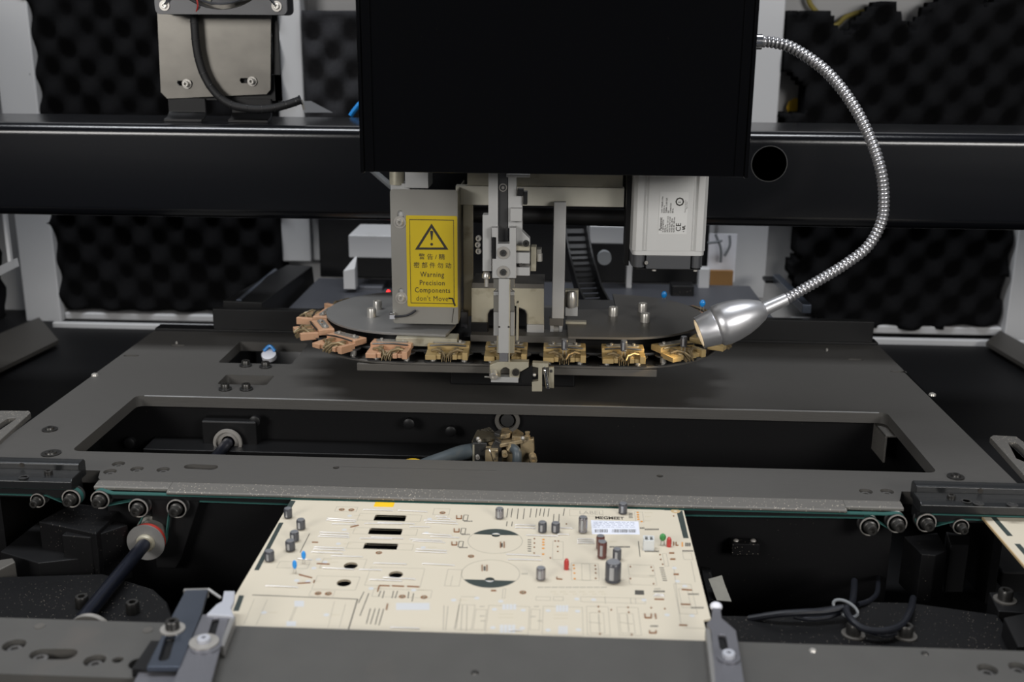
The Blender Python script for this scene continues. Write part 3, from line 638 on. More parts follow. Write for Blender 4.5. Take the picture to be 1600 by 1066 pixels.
# ------------------------------------------------------------------ clamp ring (carousel)
CL, CR, CY = -.167, .067, 1.198
def stad(r, n=20): return circ(CR, CY, r, n, -PI/2, PI/2)+[(CR, CY+r)]+circ(CL, CY, r, n, PI/2, 3*PI/2)+[(CL, CY-r)]
t = thing('clamp_carousel', 'oval carousel with two flat steel disks above the brushed plate', 'carousel', (-.05, CY, .03))
sheet_obj('lower_track', [stad(.116), stad(.080)[::-1]], .0435, .0460, m_diskd, t, bevel=.0006)
sheet_obj('upper_track', [stad(.102), stad(.070)[::-1]], .0535, .0565, m_ldark, t, bevel=.0006)
B().box(-.212, .104, 1.086, 1.12, .0345, .0425).obj('front_bar', m_diskd, t, .0006)
sheet_obj('gear_hub', [stad(.068)], .030, .062, m_black, t)
B().box(-.12, .02, 1.15, 1.25, .0, .03).obj('pedestal', m_black, t, .002)
zD = .073
B().box(.004, .085, 1.225, 1.31, .03, .0625).obj('drive_cover', m_black, t, .001)
dl = circ(CL, CY, .098, 40, PI/2, 3*PI/2)+[(CL, CY-.098), (-.1187, CY-.101), (-.112, CY-.06), (-.11, CY+.06), (CL, CY+.098)]
sheet_obj('left_disk', [dl], zD-.0025, zD, m_disk, t, bevel=.0005)
nt_ = [(PZ(x, y, zD).x, PZ(x, y, zD).y) for x, y in ((888, 526), (884, 484), (963, 483), (957, 459), (980, 459))]
dr = circ(CR, CY, .098, 40, -PI/2, PI/2-.1)+[(CR+.006, CY+.0985)]+nt_[::-1][1:]+[]
sheet_obj('right_disk', [dr], zD-.0025, zD, m_diskd, t, bevel=.0005)
for x, y in ((590, 483), (581, 495), (958, 493), (1004, 487), (1008, 503)):
    p = PZ(x, y, zD); B().lathe([(.0052, 0), (.0052, .009), (.0047, .010), (.003, .010), (.003, .008), (1e-8, .008)], p, (0, 0, 1), 24).obj('disk_pin', m_screwl, t)
B().box(PZ(885, 506, zD).x-.001, PZ(916, 506, zD).x, PZ(900, 507, zD).y, PZ(900, 504, zD).y, zD, zD+.003).obj('tab', m_cream, t, .0004)
p = PZ(650, 528, zD-.006); B().box(p.x-.02, p.x+.045, p.y-.012, p.y+.01, zD-.012, zD-.003).obj('under_bar', m_cream, t, .0006)
# chain rollers + links follow the oval
def onring(s, r=.112):     # s: arc length along the chain from the left straight end, front side going right
    Ls = CR-CL; rc = .112; La = PI*rc
    if 0 <= s <= Ls: return CL+s, CY-r, -PI/2
    if s > Ls:
        a = -PI/2+(s-Ls)/rc; return CR+r*math.cos(a), CY+r*math.sin(a), a
    a = -PI/2+s/rc; return CL+r*math.cos(a), CY+r*math.sin(a), a
rol = B().lathe([(.0034, 0), (.0034, .0088), (.0046, .009), (.0046, .0104)], (0, 0, 0), (0, 0, 1), 16).mesh(m_screwl, name='chain_roller')
lk = sheet([slot(-.020, 0, .020, 0, .0062)], 0, .0012, m_ldark)
pitch_c = .0608; s0 = PZ(607, 545, .064).x-CL
SS = [s0+pitch_c*k for k in range(-5, 10)]
for s in SS:
    for d in (-.016, .016):
        x, y, a = onring(s+d, .111); place('chain_roller', rol, t, (x, y, .0461))
    x, y, a = onring(s, .111); place('chain_link', lk, t, (x, y, .0555), (0, 0, a+PI/2)); place('chain_link', lk, t, (x, y, .0464), (0, 0, a+PI/2))

# clamps: local +Y is outward
def clamp_meshes(mb, label_):
    H0, H1 = -.0065, 0
    b = B(); b.box(-.0255, .0255, 0, .0175, H0, H1); body = b.mesh(mb, name='clamp_block')
    b = B()                               # front half: fork with ragged jaw seats, sloping a little
    def seg(x0, x1, y1, z1a, z1b): b.hexa([(x0, .0175, H0), (x1, .0175, H0), (x1, .0175, z1a), (x0, .0175, z1a)], [(x0, y1, H0), (x1, y1, H0), (x1, y1, z1b), (x0, y1, z1b)])
    H0 = -.0105
    seg(-.0255, -.019, .0375, -.0030, -.0025); seg(-.019, -.0125, .034, -.0055, -.0065); seg(-.0125, -.007, .036, -.0045, -.0055)
    seg(-.007, .007, .0265, -.0055, -.0065); seg(.007, .0125, .036, -.0045, -.0055); seg(.0125, .0255, .0385, -.0045, -.0055)
    fork = b.mesh(mb, name='clamp_fork')
    sp_ = sheet([slot(-.0165, .0085, .0165, .0085, .0038)]+[slot(-.014, .0085, -.004, .0085, .0016, 5), slot(.004, .0085, .014, .0085, .0016, 5)], 0, .0014, m_steel)
    b = B()
    for sx in (-1, 1):
        b.lathe([(.0042, -.006), (.0045, -.001), (.003, .0015), (1e-8, .0022)], (sx*.0075, .0300, -.0028), (0, .35, 1), 12)
        b.tube([(sx*.019, .027, -.0015), (sx*.012, .030, .0008), (sx*.0045, .0345, -.0006), (sx*.0015, .041, -.004)], .0013, 8)
        b.box(sx*.0105-.0028, sx*.0105+.0028, .020, .028, -.0028, .0006)
    b.v = [(x, y, z-.0022) for x, y, z in b.v]; jaw = b.mesh(m_jaw, name='jaw')
    b = B()
    for k in range(5): b.hexa([(-.0058+k*.0026, .027, -.007), (-.0044+k*.0026, .027, -.007), (-.0044+k*.0026, .027, -.003), (-.0058+k*.0026, .027, -.003)], [(-.0054+k*.0026, .0395-(k % 2)*.003, -.010), (-.0046+k*.0026, .0395-(k % 2)*.003, -.010), (-.0046+k*.0026, .0395-(k % 2)*.003, -.008), (-.0054+k*.0026, .0395-(k % 2)*.003, -.008)])
    b.v = [(x, y, z-.0022) for x, y, z in b.v]; teeth = b.mesh(m_jaw, name='jaw_teeth')
    arm_ = B().tube([(-.022, .019, -.0005), (-.006, .0205, .001), (.006, .0205, .001), (.022, .019, -.0005)], .0009, 8).mesh(m_ldark, name='spring_wire')
    return body, fork, sp_, jaw, teeth, arm_
CT, CYY = clamp_meshes(m_clampt, 't'), clamp_meshes(m_clampy, 'y')
names = {-4: 'orange component clamp just peeping out behind the left disk, farthest back', -3: 'orange component clamp behind the left disk edge', -2: 'orange component clamp at the far left tip of the ring, pointing left',
         -1: 'orange component clamp turned to the front left, second from the left tip', 0: 'pinkish orange component clamp below the front rim of the left disk',
         1: 'dull ochre-lit component clamp below the yellow warning sticker', 2: 'ochre-lit component clamp behind the tip of the insertion bar', 3: 'ochre-lit clamp holding an upright capacitor, just right of the insertion bar',
         4: 'ochre-lit clamp holding a capacitor below the front rim of the right disk', 5: 'ochre-lit clamp with a capacitor turned to the front right, below the lamp nozzle', 6: 'ochre-lit component clamp tucked behind the lamp nozzle',
         7: 'orange clamp with a blue ceramic capacitor behind the lamp body', 8: 'orange clamp with a blue ceramic capacitor behind the right disk', 9: 'orange component clamp farthest back right on the ring'}
CLP = {}
for k in range(-4, 9):
    x, y, a = onring(s0+pitch_c*k, .0955)
    o = bpy.data.objects.new('component_clamp', None); o.location = (x, y, .0652); o.rotation_euler = (0, 0, a-PI/2); o.empty_display_size = .01
    COL.objects.link(o); WM[o.name] = Matrix.Identity(4); tag(o, names[k], 'clamp', 'component clamps round the carousel')
    CLP[k] = o
    A = CT if (k <= 0 or k >= 7) else CYY
    o.scale = (.86, 1, 1)
    def ch(nm, me, loc=(0, 0, 0), par=o):
        c_ = bpy.data.objects.new(nm, me); c_.location = loc; COL.objects.link(c_); c_.parent = par; return c_
    bd = ch('clamp_block', A[0]); bev(bd, .0008); fk = ch('clamp_fork', A[1]); bev(fk, .0005)
    ch('slotted_strip', A[2], (0, 0, 0)); ch('spring_wire', A[5]); ch('jaw', A[3]); ch('jaw_teeth', A[4])
    for sx in (-1, 1): ch('small_screw', sc_small, (sx*.0135, .0085, .0010))
# capacitors and blue ceramic parts held by clamps
def capacitor(label, base, h, r, m, par=None, group=None, lead=.004, name='capacitor'):
    base = Vector(base)
    b = B().lathe([(r*.93, 0), (r, .0008), (r, h*.10), (r*.93, h*.13), (r*.93, h*.16), (r, h*.19), (r, h-.0008), (r*.92, h)], base+Vector((0, 0, .0005)), (0, 0, 1), 28)
    if par is None:
        t = thing(name, label, 'capacitor', base, group); b.obj('sleeve', m, t, ang=40); p_ = t
    else:
        t = b.obj(name, m, par, ang=40, label=label); p_ = t
    B().lathe([(r*.82, h+.0004), (r*.82, h+.0007), (1e-8, h+.0007)], base+Vector((0, 0, .0004)), (0, 0, 1), 24).obj('top_disc', m_captop, p_)
    st = [(r*1.004*math.cos(a_), r*1.004*math.sin(a_)) for a_ in [rad(-120+i*8) for i in range(5)]]
    sv = [(base.x+x, base.y+y, base.z+z) for z in (h*.22, h*.92) for x, y in st]
    B().add(sv, [(i, i+1, i+6, i+5) for i in range(4)]).obj('stripe', m_captop, p_, kind=None)
    if lead:
        for sx in (-1, 1): B().cyl(base+Vector((sx*r*.45, 0, .0006)), base+Vector((sx*r*.45, 0, -lead)), .0004, n=6).obj('lead', m_screwl, p_)
    return t
def ceramic(label, base, r, m, par=None, hgt=.006, group=None, thick=.55, elong=1.25, cat='capacitor'):
    base = Vector(base); c_ = base+Vector((0, 0, hgt+r*elong))
    b = B().ball((0, 0, 0), r, (1, 1, elong)); b.v = [(c_.x+v[0], c_.y+v[1]*thick, c_.z+v[2]) for v in b.v]
    if par is None: t = thing('ceramic_capacitor', label, cat, base, group); b.obj('body', m, t, ang=80); p_ = t
    else: t = b.obj('ceramic_capacitor', m, par, ang=80, label=label); p_ = t
    for sx in (-1, 1): B().tube([base+Vector((sx*r*.5, 0, -.001)), base+Vector((sx*r*.5, 0, hgt*.7)), base+Vector((sx*r*.3, 0, hgt+r*.4))], .0004, 6).obj('lead', m_screwl, p_)
    return t
for k, px, tx in ((3, 880, 'small dark capacitor upright in the clamp right of the insertion bar'), (4, 973, 'small dark capacitor held in the clamp below the right disk'), (5, 1078, 'small dark capacitor held in the clamp below the lamp nozzle')):
    x, y, a = onring(s0+pitch_c*k, .1235 if k < 5 else .121)
    if k == 5: x += .001
    capacitor(tx, (x, y, .0655), .0105, .0036, m_cap, lead=.007, group='capacitors held by the clamps')
for x, y, tx in ((1037, 471, 'bright blue ceramic capacitor upright behind the right disk, nearer the motor'), (1097, 485, 'bright blue ceramic capacitor right beside the lamp body')):
    p = PZ(x, y, .066); ceramic(tx, p, .0036, m_blue, hgt=.004, group='blue ceramic parts held by the clamps')
B().lathe([(.003, 0), (.003, .004), (.002, .0065), (1e-8, .0075)], PY(607, 461, 1.42), (0, 0, 1), 14).obj('indicator_light', m_led, label='tiny glowing red indicator light behind the left disk', cat='indicator light')
# ------------------------------------------------------------------ warning box
Y = 1.12
P = lambda x, y, Y=1.12: PY(x, y, Y)
a, c = P(614, 505), P(715, 297)
t = thing('sensor_guard', 'bent steel guard plate with a yellow Warning Precision Components sticker', 'guard', ((a.x+c.x)/2, 1.12, a.z))
X0, X1, Z0, Z1 = a.x, c.x, a.z, c.z
sl1, sl2 = P(626, 340), P(627, 461)
out = rrect(X0, X1, Z0, Z1, .0035)
sheet_obj('front_plate', [out, slot(sl1.x, sl1.z-.006, sl1.x, sl1.z+.004, .0034), slot(sl2.x, sl2.z-.006, sl2.x, sl2.z+.004, .0034)], -.0008, .0008, m_steel, t, upright(Y), .0003)
B().box(X1-.0016, X1, Y, Y+.085, Z0+.001, Z1-.001).obj('side_flange', m_cream, t, .0004)
for q in (P(625, 347), P(627.5, 465)): place('screw', screw_mesh(.0036, .0045, m_screwl, washer=.0066, wm=m_washer), t, (q.x, Y-.001, q.z), (PI/2, 0, 0))
B().box(X0+.004, X0+.018, Y+.002, Y+.03, Z0+.02, Z1-.004).obj('inner_bracket', m_alu, t, .0005)
# sticker
s0_, s1_ = P(637, 478.5), P(714.5, 337.5)
sw, sh = s1_.x-s0_.x, s1_.z-s0_.z; scx, scz = (s0_.x+s1_.x)/2, (s0_.z+s1_.z)/2
st_ = sheet_obj('warning_sticker', [rrect(s0_.x, s1_.x, s0_.z, s1_.z, .0015)], .0009, .0013, m_yell, t, upright(Y), label='yellow warning sticker with black triangle')
ix, iz0, iz1 = sw/2-.0035, scz-sh/2+.0035, scz+sh/2-.004
sheet_obj('border_line', [[(scx-ix, iz0), (scx+ix, iz0), (scx+ix, iz1), (scx-ix, iz1)], [(scx-ix+.0006, iz0+.0008), (scx+ix-.0006, iz0+.0008), (scx+ix-.0006, iz1-.0008), (scx-ix+.0006, iz1-.0008)]], .0013, .00135, m_ink, st_, upright(Y))
ta, tb, tc = P(674.5, 349), P(701, 390), P(648.5, 390)
def tri(k):
    cx, cz = (ta.x+tb.x+tc.x)/3, (ta.z+tb.z+tc.z)/3; return [(cx+(q.x-cx)*k, cz+(q.z-cz)*k) for q in (ta, tb, tc)]
sheet_obj('triangle', [tri(1), tri(.74)], .0013, .00136, m_ink, st_, upright(Y))
e1, e2, e3 = P(674.7, 361), P(674.7, 375), P(674.7, 381.5)
sheet_obj('exclamation_mark', [[(e1.x-.0018, e1.z), (e1.x-.0006, e2.z), (e1.x+.0006, e2.z), (e1.x+.0018, e1.z), (e1.x, e1.z+.0006)]], .0013, .00136, m_ink, st_, upright(Y))
sheet_obj('exclamation_dot', [circ(e3.x, e3.z, .0015, 14)], .0013, .00136, m_ink, st_, upright(Y))
def sticker_text(body, px, py, sz, par, ws=1, off=0, sp=1, Yy=None, m=m_ink):
    q = P(px, py); M = Matrix.Translation((q.x, Y-.00135, q.z)) @ UP
    return lettering('lettering', body, sz, M, m, par, wscale=ws, offset=off, spacing=sp, ext=.00003)
sticker_text('警 告 / 精', 675, 401.5, .0068, st_, off=.00005); sticker_text('密 部 件 勿 动', 676, 415, .0066, st_, off=.00005)
sticker_text('Warning', 675.5, 429, .0078, st_, .82, off=.00008, sp=1.15); sticker_text('Precision', 675.5, 442, .0078, st_, .84, off=.00008, sp=1.12)
sticker_text('Components', 676, 453.5, .0078, st_, .84, off=.00008, sp=1.12); sticker_text("don't Move", 675.5, 466.5, .0078, st_, .86, off=0, sp=1.12)
# black pen marks and torn tick over the sticker corner
B().tube([P(701, 466, 1.1185), P(707, 466.5, 1.1185), P(711, 478, 1.1185)], .0009, 6).obj('cable_tie', m_cable, t)
B().tube([P(709, 482, 1.1188), P(706, 504, 1.1188)], .0003, 6).obj('pen_line', m_ink, t)
# sensor clip left of the guard
t = thing('small_sensor', 'tiny bright clip with a short black wire at the lower left of the guard plate', 'sensor', P(613, 492, 1.116))
a = P(613, 492, 1.116); B().box(a.x-.0028, a.x+.0028, 1.114, 1.119, a.z-.0045, a.z).obj('clip', m_plastic, t, .0004)
B().box(a.x-.0028, a.x+.0028, 1.1135, 1.119, a.z, a.z+.0025).obj('clip_top', m_chrome, t, .0003)
B().tube(smooth_path([P(616, 495, 1.115), P(630, 494, 1.115), P(641, 491, 1.115), P(650, 485, 1.116)]), .0012, 8).obj('wire', m_cable, t)
# white fittings over the guard
t = thing('upper_bracket', 'light metal corner block with a round post above the yellow sticker guard', 'bracket', P(640, 290, 1.15))
def pbox(par, nm, x0, x1, y0, y1, Yf, d, m, bvl=.0006, label=None):
    a, c = PY(x0, y1, Yf), PY(x1, y0, Yf); return B().box(a.x, c.x, Yf, Yf+d, a.z, c.z).obj(nm, m, par, bvl, label=label)
pbox(t, 'block', 633, 669, 262, 294, 1.14, .04, m_alu); pbox(t, 'side_plate', 611, 640, 287, 330, 1.145, .02, m_alu)
B().cyl(P(620, 288, 1.15), P(620, 262, 1.15), .0078, n=24).obj('post', m_cream, t)
a = P(666, 272, 1.135); 
B().tube(smooth_path([PY(570, 255, 1.16), PY(590, 273, 1.16), PY(610, 290, 1.16), PY(622, 300, 1.165)]), .0035, 10).obj('air_tube', m_tie, label='grey air tube left of the yellow sticker guard under the cover', cat='hose')

# ------------------------------------------------------------------ upper cross bars
t = thing('cross_bar', 'long cream stained metal cross bar under the black cover', 'bar', P(850, 320, 1.16))
pbox(t, 'lower_bar', 712, 976, 294, 320, 1.15, .012, m_creaml); pbox(t, 'upper_bar', 730, 974, 268, 293, 1.158, .03, m_cream, label='darker stained upper bar')
t = thing('black_shaft', 'black round rod behind the right hanging bar', 'shaft', P(900, 338, 1.17))
B().cyl(PY(735, 334, 1.18), PY(982, 340, 1.18), .010, n=28).obj('rod', m_black, t)
# hanging bars either side
for lab, x0, x1, y1, xe in (('left cream hanging bar between guard and insertion bar', 724, 739, 494, 719), ('right cream hanging bar with a small roller fork at its lower end', 862, 885, 498, 858)):
    t = thing('hanging_bar', lab, 'bar', P((x0+x1)/2, y1), 'upright bars either side of the insertion bar')
    pbox(t, 'bar', x0, x1, 316, y1, 1.135 if x0 > 800 else 1.16, .008, m_cream if x0 < 800 else m_alu, .0008)
    if x0 > 800:
        for xx in (859, 873): pbox(t, 'fork_arm', xx, xx+6, y1+8, 533, 1.14, .01, m_alu, .0004)
        pbox(t, 'fork_head', 858, 880, y1, y1+11, 1.137, .012, m_diskd, .0006)
        B().cyl(PY(865, 515, 1.146), PY(873, 515, 1.146), .006, n=20).obj('roller', m_steel, t)
    else:
        pbox(t, 'lower_block', 720, 731, 488, 513, 1.15, .012, m_fing2, .0006)
# side cylinder in fork right
t = thing('side_fitting', 'steel fork holding a brass barrel right of the hanging bar', 'fitting', P(893, 490))
pbox(t, 'fork_plate', 882, 904, 454, 480, 1.16, .01, m_cream); pbox(t, 'fork_leg', 883, 903, 480, 494, 1.155, .01, m_alu)
a = PY(893, 480, 1.155); B().lathe([(.0045, 0), (.006, .003), (.006, .012), (.004, .0175), (1e-8, .0185)], a, (0, 0, 1), 20).obj('barrel', m_screwl, t)

# ------------------------------------------------------------------ rear housing block with arch
t = thing('slide_housing', 'stained cream metal housing with an arched opening behind the insertion bar', 'housing', P(795, 530, 1.14))
q = lambda x, y: (PY(x, y, 1.14).x, PY(x, y, 1.14).z)
arch = [q(763, 530), q(763, 490), q(766, 484), q(771, 483), q(815, 483), q(820, 485), q(822.5, 491), q(822.5, 530)]
sheet_obj('front_plate', [[q(736.5, 524), q(736.5, 450), q(850, 451), q(850, 526), q(822.5, 527), q(822.5, 491), q(820, 485), q(815, 483), q(771, 483), q(766, 484), q(763, 490), q(763, 525)]], -.006, .0, m_cream, t, upright(1.14), .0007)
b = B(); b.tube([(*[PY(x, y, 1.138)[i] for i in range(3)],) for x, y in ((763, 527), (763, 491), (766, 485), (771, 483), (815, 483), (820, 485), (822.5, 491), (822.5, 527))], .0008, 6); b.obj('arch_edge', m_black, t)
pbox(t, 'top_ledge', 737, 850, 444, 451, 1.141, .05, m_diskd); pbox(t, 'back_plate', 742, 846, 452, 526, 1.18, .004, m_black)
pbox(t, 'dark_block', 736, 762, 505, 528, 1.134, .005, m_black); pbox(t, 'base_strip', 823, 850, 508, 526, 1.136, .005, m_alu)
pbox(t, 'bed_strip', 735, 900, 527, 534, 1.12, .03, m_diskd)

# ------------------------------------------------------------------ servo motor
t = thing('servo_motor', 'light grey square servo motor with rating label hanging right of the cross bar', 'motor', PY(1045, 400, 1.13))
YM = 1.10; cx = PY(1045, 350, YM).x; W_ = .0375
zt_, zb_, zc_ = .262, PY(1045, 393, YM).z, PY(1045, 421, YM).z
rot = Matrix.Translation((cx, YM+W_, 0)) @ Matrix.Rotation(rad(2), 4, 'Z')
fl = .0235; g = .0035
octo = []
def corner(sx, sy):
    return [(sx*W_, sy*(fl+.004)), (sx*W_, sy*W_*.90), (sx*W_*.90, sy*W_), (sx*(fl+.004), sy*W_)]
loop = []
for sx, sy, rev in ((1, 1, 0), (-1, 1, 1), (-1, -1, 0), (1, -1, 1)):
    cpts = corner(sx, sy); cpts = cpts[::-1] if rev else cpts
    loop += cpts
    nx_ = {(1, 1): [(fl+.001, W_-g), (fl-.001, W_-.0008), (-fl+.001, W_-.0008), (-fl-.001, W_-g)], (-1, 1): [(-W_+g, fl+.001), (-W_+.0008, fl-.001), (-W_+.0008, -fl+.001), (-W_+g, -fl-.001)],
          (-1, -1): [(-fl-.001, -W_+g), (-fl+.001, -W_+.0008), (fl-.001, -W_+.0008), (fl+.001, -W_+g)], (1, -1): [(W_-g, -fl-.001), (W_-.0008, -fl+.001), (W_-.0008, fl-.001), (W_-g, fl+.001)]}[(sx, sy)]
    loop += nx_
sheet_obj('body', [loop], zb_, zt_, m_motor, t, rot, .0006)
sheet_obj('body_rim', [[(x*.985, y*.985) for x, y in rrect(-W_, W_, -W_, W_, .006)]], zb_-.0045, zb_+.0002, m_motor, t, rot, .0005)
ec = [(-W_*.97, -W_*.6), (-W_*.6, -W_*.6), (-W_*.6, -W_*.97), (W_*.62, -W_*.97), (W_*.62, -W_*.75), (W_*.97, -W_*.75), (W_*.97, W_*.97), (-W_*.97, W_*.97)]
sheet_obj('end_cap', [ec], zc_, zb_-.0046, m_cap2, t, rot, .0008)
sheet_obj('cap_corner', [circ(-W_*.78, -W_*.78, W_*.17, 20)], zc_+.001, zb_-.0046, m_cap2, t, rot, .0005)
sheet_obj('cap_corner', [circ(W_*.78, -W_*.84, W_*.13, 20)], zc_+.001, zb_-.0046, m_cap2, t, rot, .0005)
sheet_obj('cap_plate', [rrect(-W_*.9, W_*.93, -W_*.9, W_*.9, .004)], zc_-.0012, zc_, m_black, t, rot, .0004)
for sx, sy in ((-.36, -.85), (.78, -.85)):
    v = rot @ Vector((sx*W_, sy*W_, zc_-.0012)); B().lathe([(.0022, 0), (.0022, -.0018), (1e-8, -.0022)], v, (0, 0, 1), 16).obj('screw', m_screwl, t)
v = rot @ Vector((-.60*W_, -.98*W_, zb_-.012)); place('screw', sc_small, t, v, (PI/2, 0, 0))
# rating label, read sideways
lm = rot @ Matrix.Translation((0, -W_+.0006, 0)) @ UP
lx0, lx1 = PY(1028, 330, YM).x-cx, PY(1073, 330, YM).x-cx; lz0, lz1 = PY(1050, 366, YM).z, PY(1050, 300, YM).z
lb = sheet_obj('rating_label', [rrect(lx0, lx1, lz0, lz1, .0006)], 0, .0003, m_label, t, lm, label='printed rating label')
R90 = Matrix.Rotation(PI/2, 4, 'Z')
def ml(body, x, z, sz, **k):
    return lettering('lettering', body, sz, lm @ Matrix.Translation((x, z, .00035)) @ R90, m_ink, lb, align='LEFT', ext=.00003, **k)
H_ = lz1-lz0; W2 = lx1-lx0
ml('Panasonic', lx0+.0022, lz0+.0035, .0042, offset=.0001, wscale=.82)
for i, s in enumerate(('AC SERVO MOTOR', 'MODEL No.', 'INPUT 3ø AC 116 V 2.6 A', 'RATED OUTPUT 0.4 kW', 'RATED FREQ.  200 Hz', 'RATED REV.  3000 r/min')):
    ml(s, lx0+.0048+.0022*i, lz0+.0018, .0021, wscale=.72, offset=.00006)
for i, s in enumerate(('CONT. TORQUE 1.3 N·m', 'RATING  S1', 'THERMAL CLASS 155(F)', 'IP65', 'CONNECTION', 'SER.No.')):
    ml(s, lx0+.0028+.0022*i, lz0+H_*.50, .0021, wscale=.72, offset=.00006)
ml('CE', lx0+.0205, lz0+.0028, .0072, offset=.0001, wscale=.95, spacing=1.1)
ml('c  us', lx0+.0255, lz0+.0022, .0026, offset=.0001); ml('UL', lx0+.0258, lz0+.0046, .0040, offset=.00022, wscale=.9)
ml('Panasonic Corporation', lx0+.0262, lz0+H_*.52, .0017, wscale=.8); ml('Made in China', lx0+.0278, lz0+H_*.60, .0016, wscale=.8)
ccx, ccz = lx0+W2*.70, lz0+H_*.77
sheet_obj('round_mark', [circ(ccx, ccz, .0045, 8), circ(ccx, ccz, .0029, 24)], .0003, .00036, m_ink, lb, lm)
ml('S', ccx, ccz-.0012, .0032, offset=.0001)
# black bracket beside the motor
pbox(t, 'mount_plate', 975, 988, 270, 415, 1.135, .03, m_black)

# ------------------------------------------------------------------ insertion head (centre)
t = thing('insertion_head', 'light metal insertion bar assembly with two round sockets in the centre of the head', 'insertion head', PY(790, 560, 1.06))
def poly(par, nm, pts, Yf, d, m, bvl=.0004, holes=(), label=None):
    L0 = [(PY(x, y, Yf).x, PY(x, y, Yf).z) for x, y in pts]
    HL = [[(PY(x, y, Yf).x, PY(x, y, Yf).z) for x, y in h_] for h_ in holes]
    return sheet_obj(nm, [L0]+HL, -d, 0, m, par, upright(Yf), bvl, label=label)
poly(t, 'left_rail', [(763, 265), (778, 265), (778, 355), (768, 357), (768, 424), (754, 424), (754, 336), (763, 336)], 1.062, .014, m_alu)
pbox(t, 'channel', 778, 794, 268, 384, 1.066, .01, m_ldark, .0004)
poly(t, 'right_rail', [(794, 275), (807, 275), (807, 306), (816, 306), (816, 362), (828, 374), (828, 390), (806, 390), (806, 357), (794, 357)], 1.064, .014, m_alu)
pbox(t, 'top_strip', 791, 828, 273, 277, 1.058, .01, m_alu, .0003)
pbox(t, 'small_block', 797, 816, 326, 346, 1.056, .012, m_alu); pbox(t, 'black_clip', 808, 818, 296, 306, 1.058, .01, m_black)
pbox(t, 'black_knob', 817, 824, 300, 320, 1.06, .01, m_black)
poly(t, 'front_block', [(768, 356), (778, 356), (778, 381), (796, 381), (796, 356), (806.5, 356), (806.5, 435), (769, 435), (769, 405), (775, 405), (775, 371), (768.5, 371)], 1.052, .012, m_alu, .0005)
pbox(t, 'block_slot', 769, 775, 372, 404, 1.056, .004, m_black)
place('screw', screw_mesh(.0030, .002, m_ldark, washer=.0040, wm=m_washer), t, PY(786, 293, 1.066), (PI/2, 0, 0))
for y in (395, 425): place('screw', screw_mesh(.0033, .003, m_ldark, washer=.0062, wm=m_washer), t, PY(786.5, y, 1.0515), (PI/2, 0, 0))
for (x0, x1, y0, y1, Yf, m) in ((806, 828, 385, 392, 1.056, m_cream), (806, 828, 395, 412, 1.056, m_alu), (806, 828, 412, 418, 1.062, m_diskd), (806, 828, 418, 431, 1.056, m_alu), (829, 838, 386, 424, 1.066, m_cream), (838, 846, 390, 402, 1.07, m_steel)):
    pbox(t, 'side_block', x0, x1, y0, y1, Yf, .014, m)
place('screw', screw_mesh(.0032, .004, m_screw), t, PY(822, 380, 1.055), (PI/2, 0, 0))
B().cyl(PY(814, 414, 1.0555), PY(814, 414, 1.058), .0018, n=14).obj('pin_hole', m_ink, t)
B().cyl(PY(843, 396, 1.072), PY(843, 408, 1.072), .003, n=14).obj('pin', m_screwl, t)
# set screw under the left rail
b = B(); q0 = PY(760, 425, 1.066); b.lathe([(.0028, 0), (.0045, -.003), (.0045, -.006), (.0022, -.007), (.0022, -.015), (1e-8, -.0155)], q0, (0, 0, 1), 16); b.obj('set_screw', m_screwl, t)
for x, y in ((748, 372), (747, 382), (748, 392)):
    place('side_screw', screw_mesh(.003, .004, m_screwl), t, PY(x, y, 1.08), (PI/2, 0, 0))
# lower part: push bar and guides
pbox(t, 'push_bar', 778.5, 796, 436, 552, 1.052, .009, m_alu, .0004, label='long pale push bar'); pbox(t, 'push_tip', 780, 794, 552, 566, 1.053, .008, m_fing2, .0003)
B().box(PY(796, 500, 1.052).x-.0006, PY(796.8, 500, 1.052).x, 1.0518, 1.056, PY(796, 566, 1.052).z, PY(796, 437, 1.052).z).obj('bright_edge', m_cream, t)
poly(t, 'guide_plate', [(771, 436), (804, 436), (804, 450), (798, 452), (804, 457), (804, 487), (771, 487), (771, 457), (776, 452), (771, 450)], 1.064, .006, m_steel)
for x0, x1 in ((771, 779), (797, 804)): pbox(t, 'guide_cheek', x0, x1, 488, 525, 1.060, .010, m_alu)
for y in (456,): pbox(t, 'guide_lug', 771, 779, y, y+6, 1.06, .006, m_alu); pbox(t, 'guide_lug', 797, 804, y, y+6, 1.06, .006, m_alu)
pbox(t, 'guide_foot', 776, 804, 525, 552, 1.062, .006, m_cream)
B().box(PY(806.5, 500, 1.064).x, PY(810, 500, 1.064).x, 1.064, 1.075, PY(806, 532, 1.064).z, PY(806, 474, 1.064).z).obj('side_leaf', m_cream, t, .0003)
for x in (780, 795): B().cyl(PY(x, 511, 1.0515), PY(x, 511, 1.054), .0011, n=10).obj('dowel_hole', m_ink, t)
# bottom cutting tool
poly(t, 'tool_block', [(765, 571), (777, 566), (826, 566), (826, 574), (812, 582), (811, 592), (796, 592), (796, 577), (791, 574), (786, 575), (782, 579), (782, 592), (765, 592)], 1.050, .010, m_cream, .0004)
pbox(t, 'tool_plate', 767, 810, 590, 597.5, 1.049, .010, m_alu, .0004)
poly(t, 'tool_black', [(812, 583), (826, 575), (832, 570), (832, 600), (815, 600)], 1.053, .010, m_black)
c_ = PY(771, 583, 1.050); B().lathe([(.0044, 0), (.0044, .0065), (.0036, .0075), (.0022, .0075), (.0022, .005), (1e-8, .005)], c_, (.1, -1, -.25), 20, (3, 4)).obj('clamp_screw', m_screwl, t)
c_ = PY(806, 581, 1.050); B().lathe([(.0038, 0), (.0038, .003), (.0022, .003), (.0022, .001), (1e-8, .001)], c_, (0, -1, 0), 20).obj('dark_screw', m_screw, t)
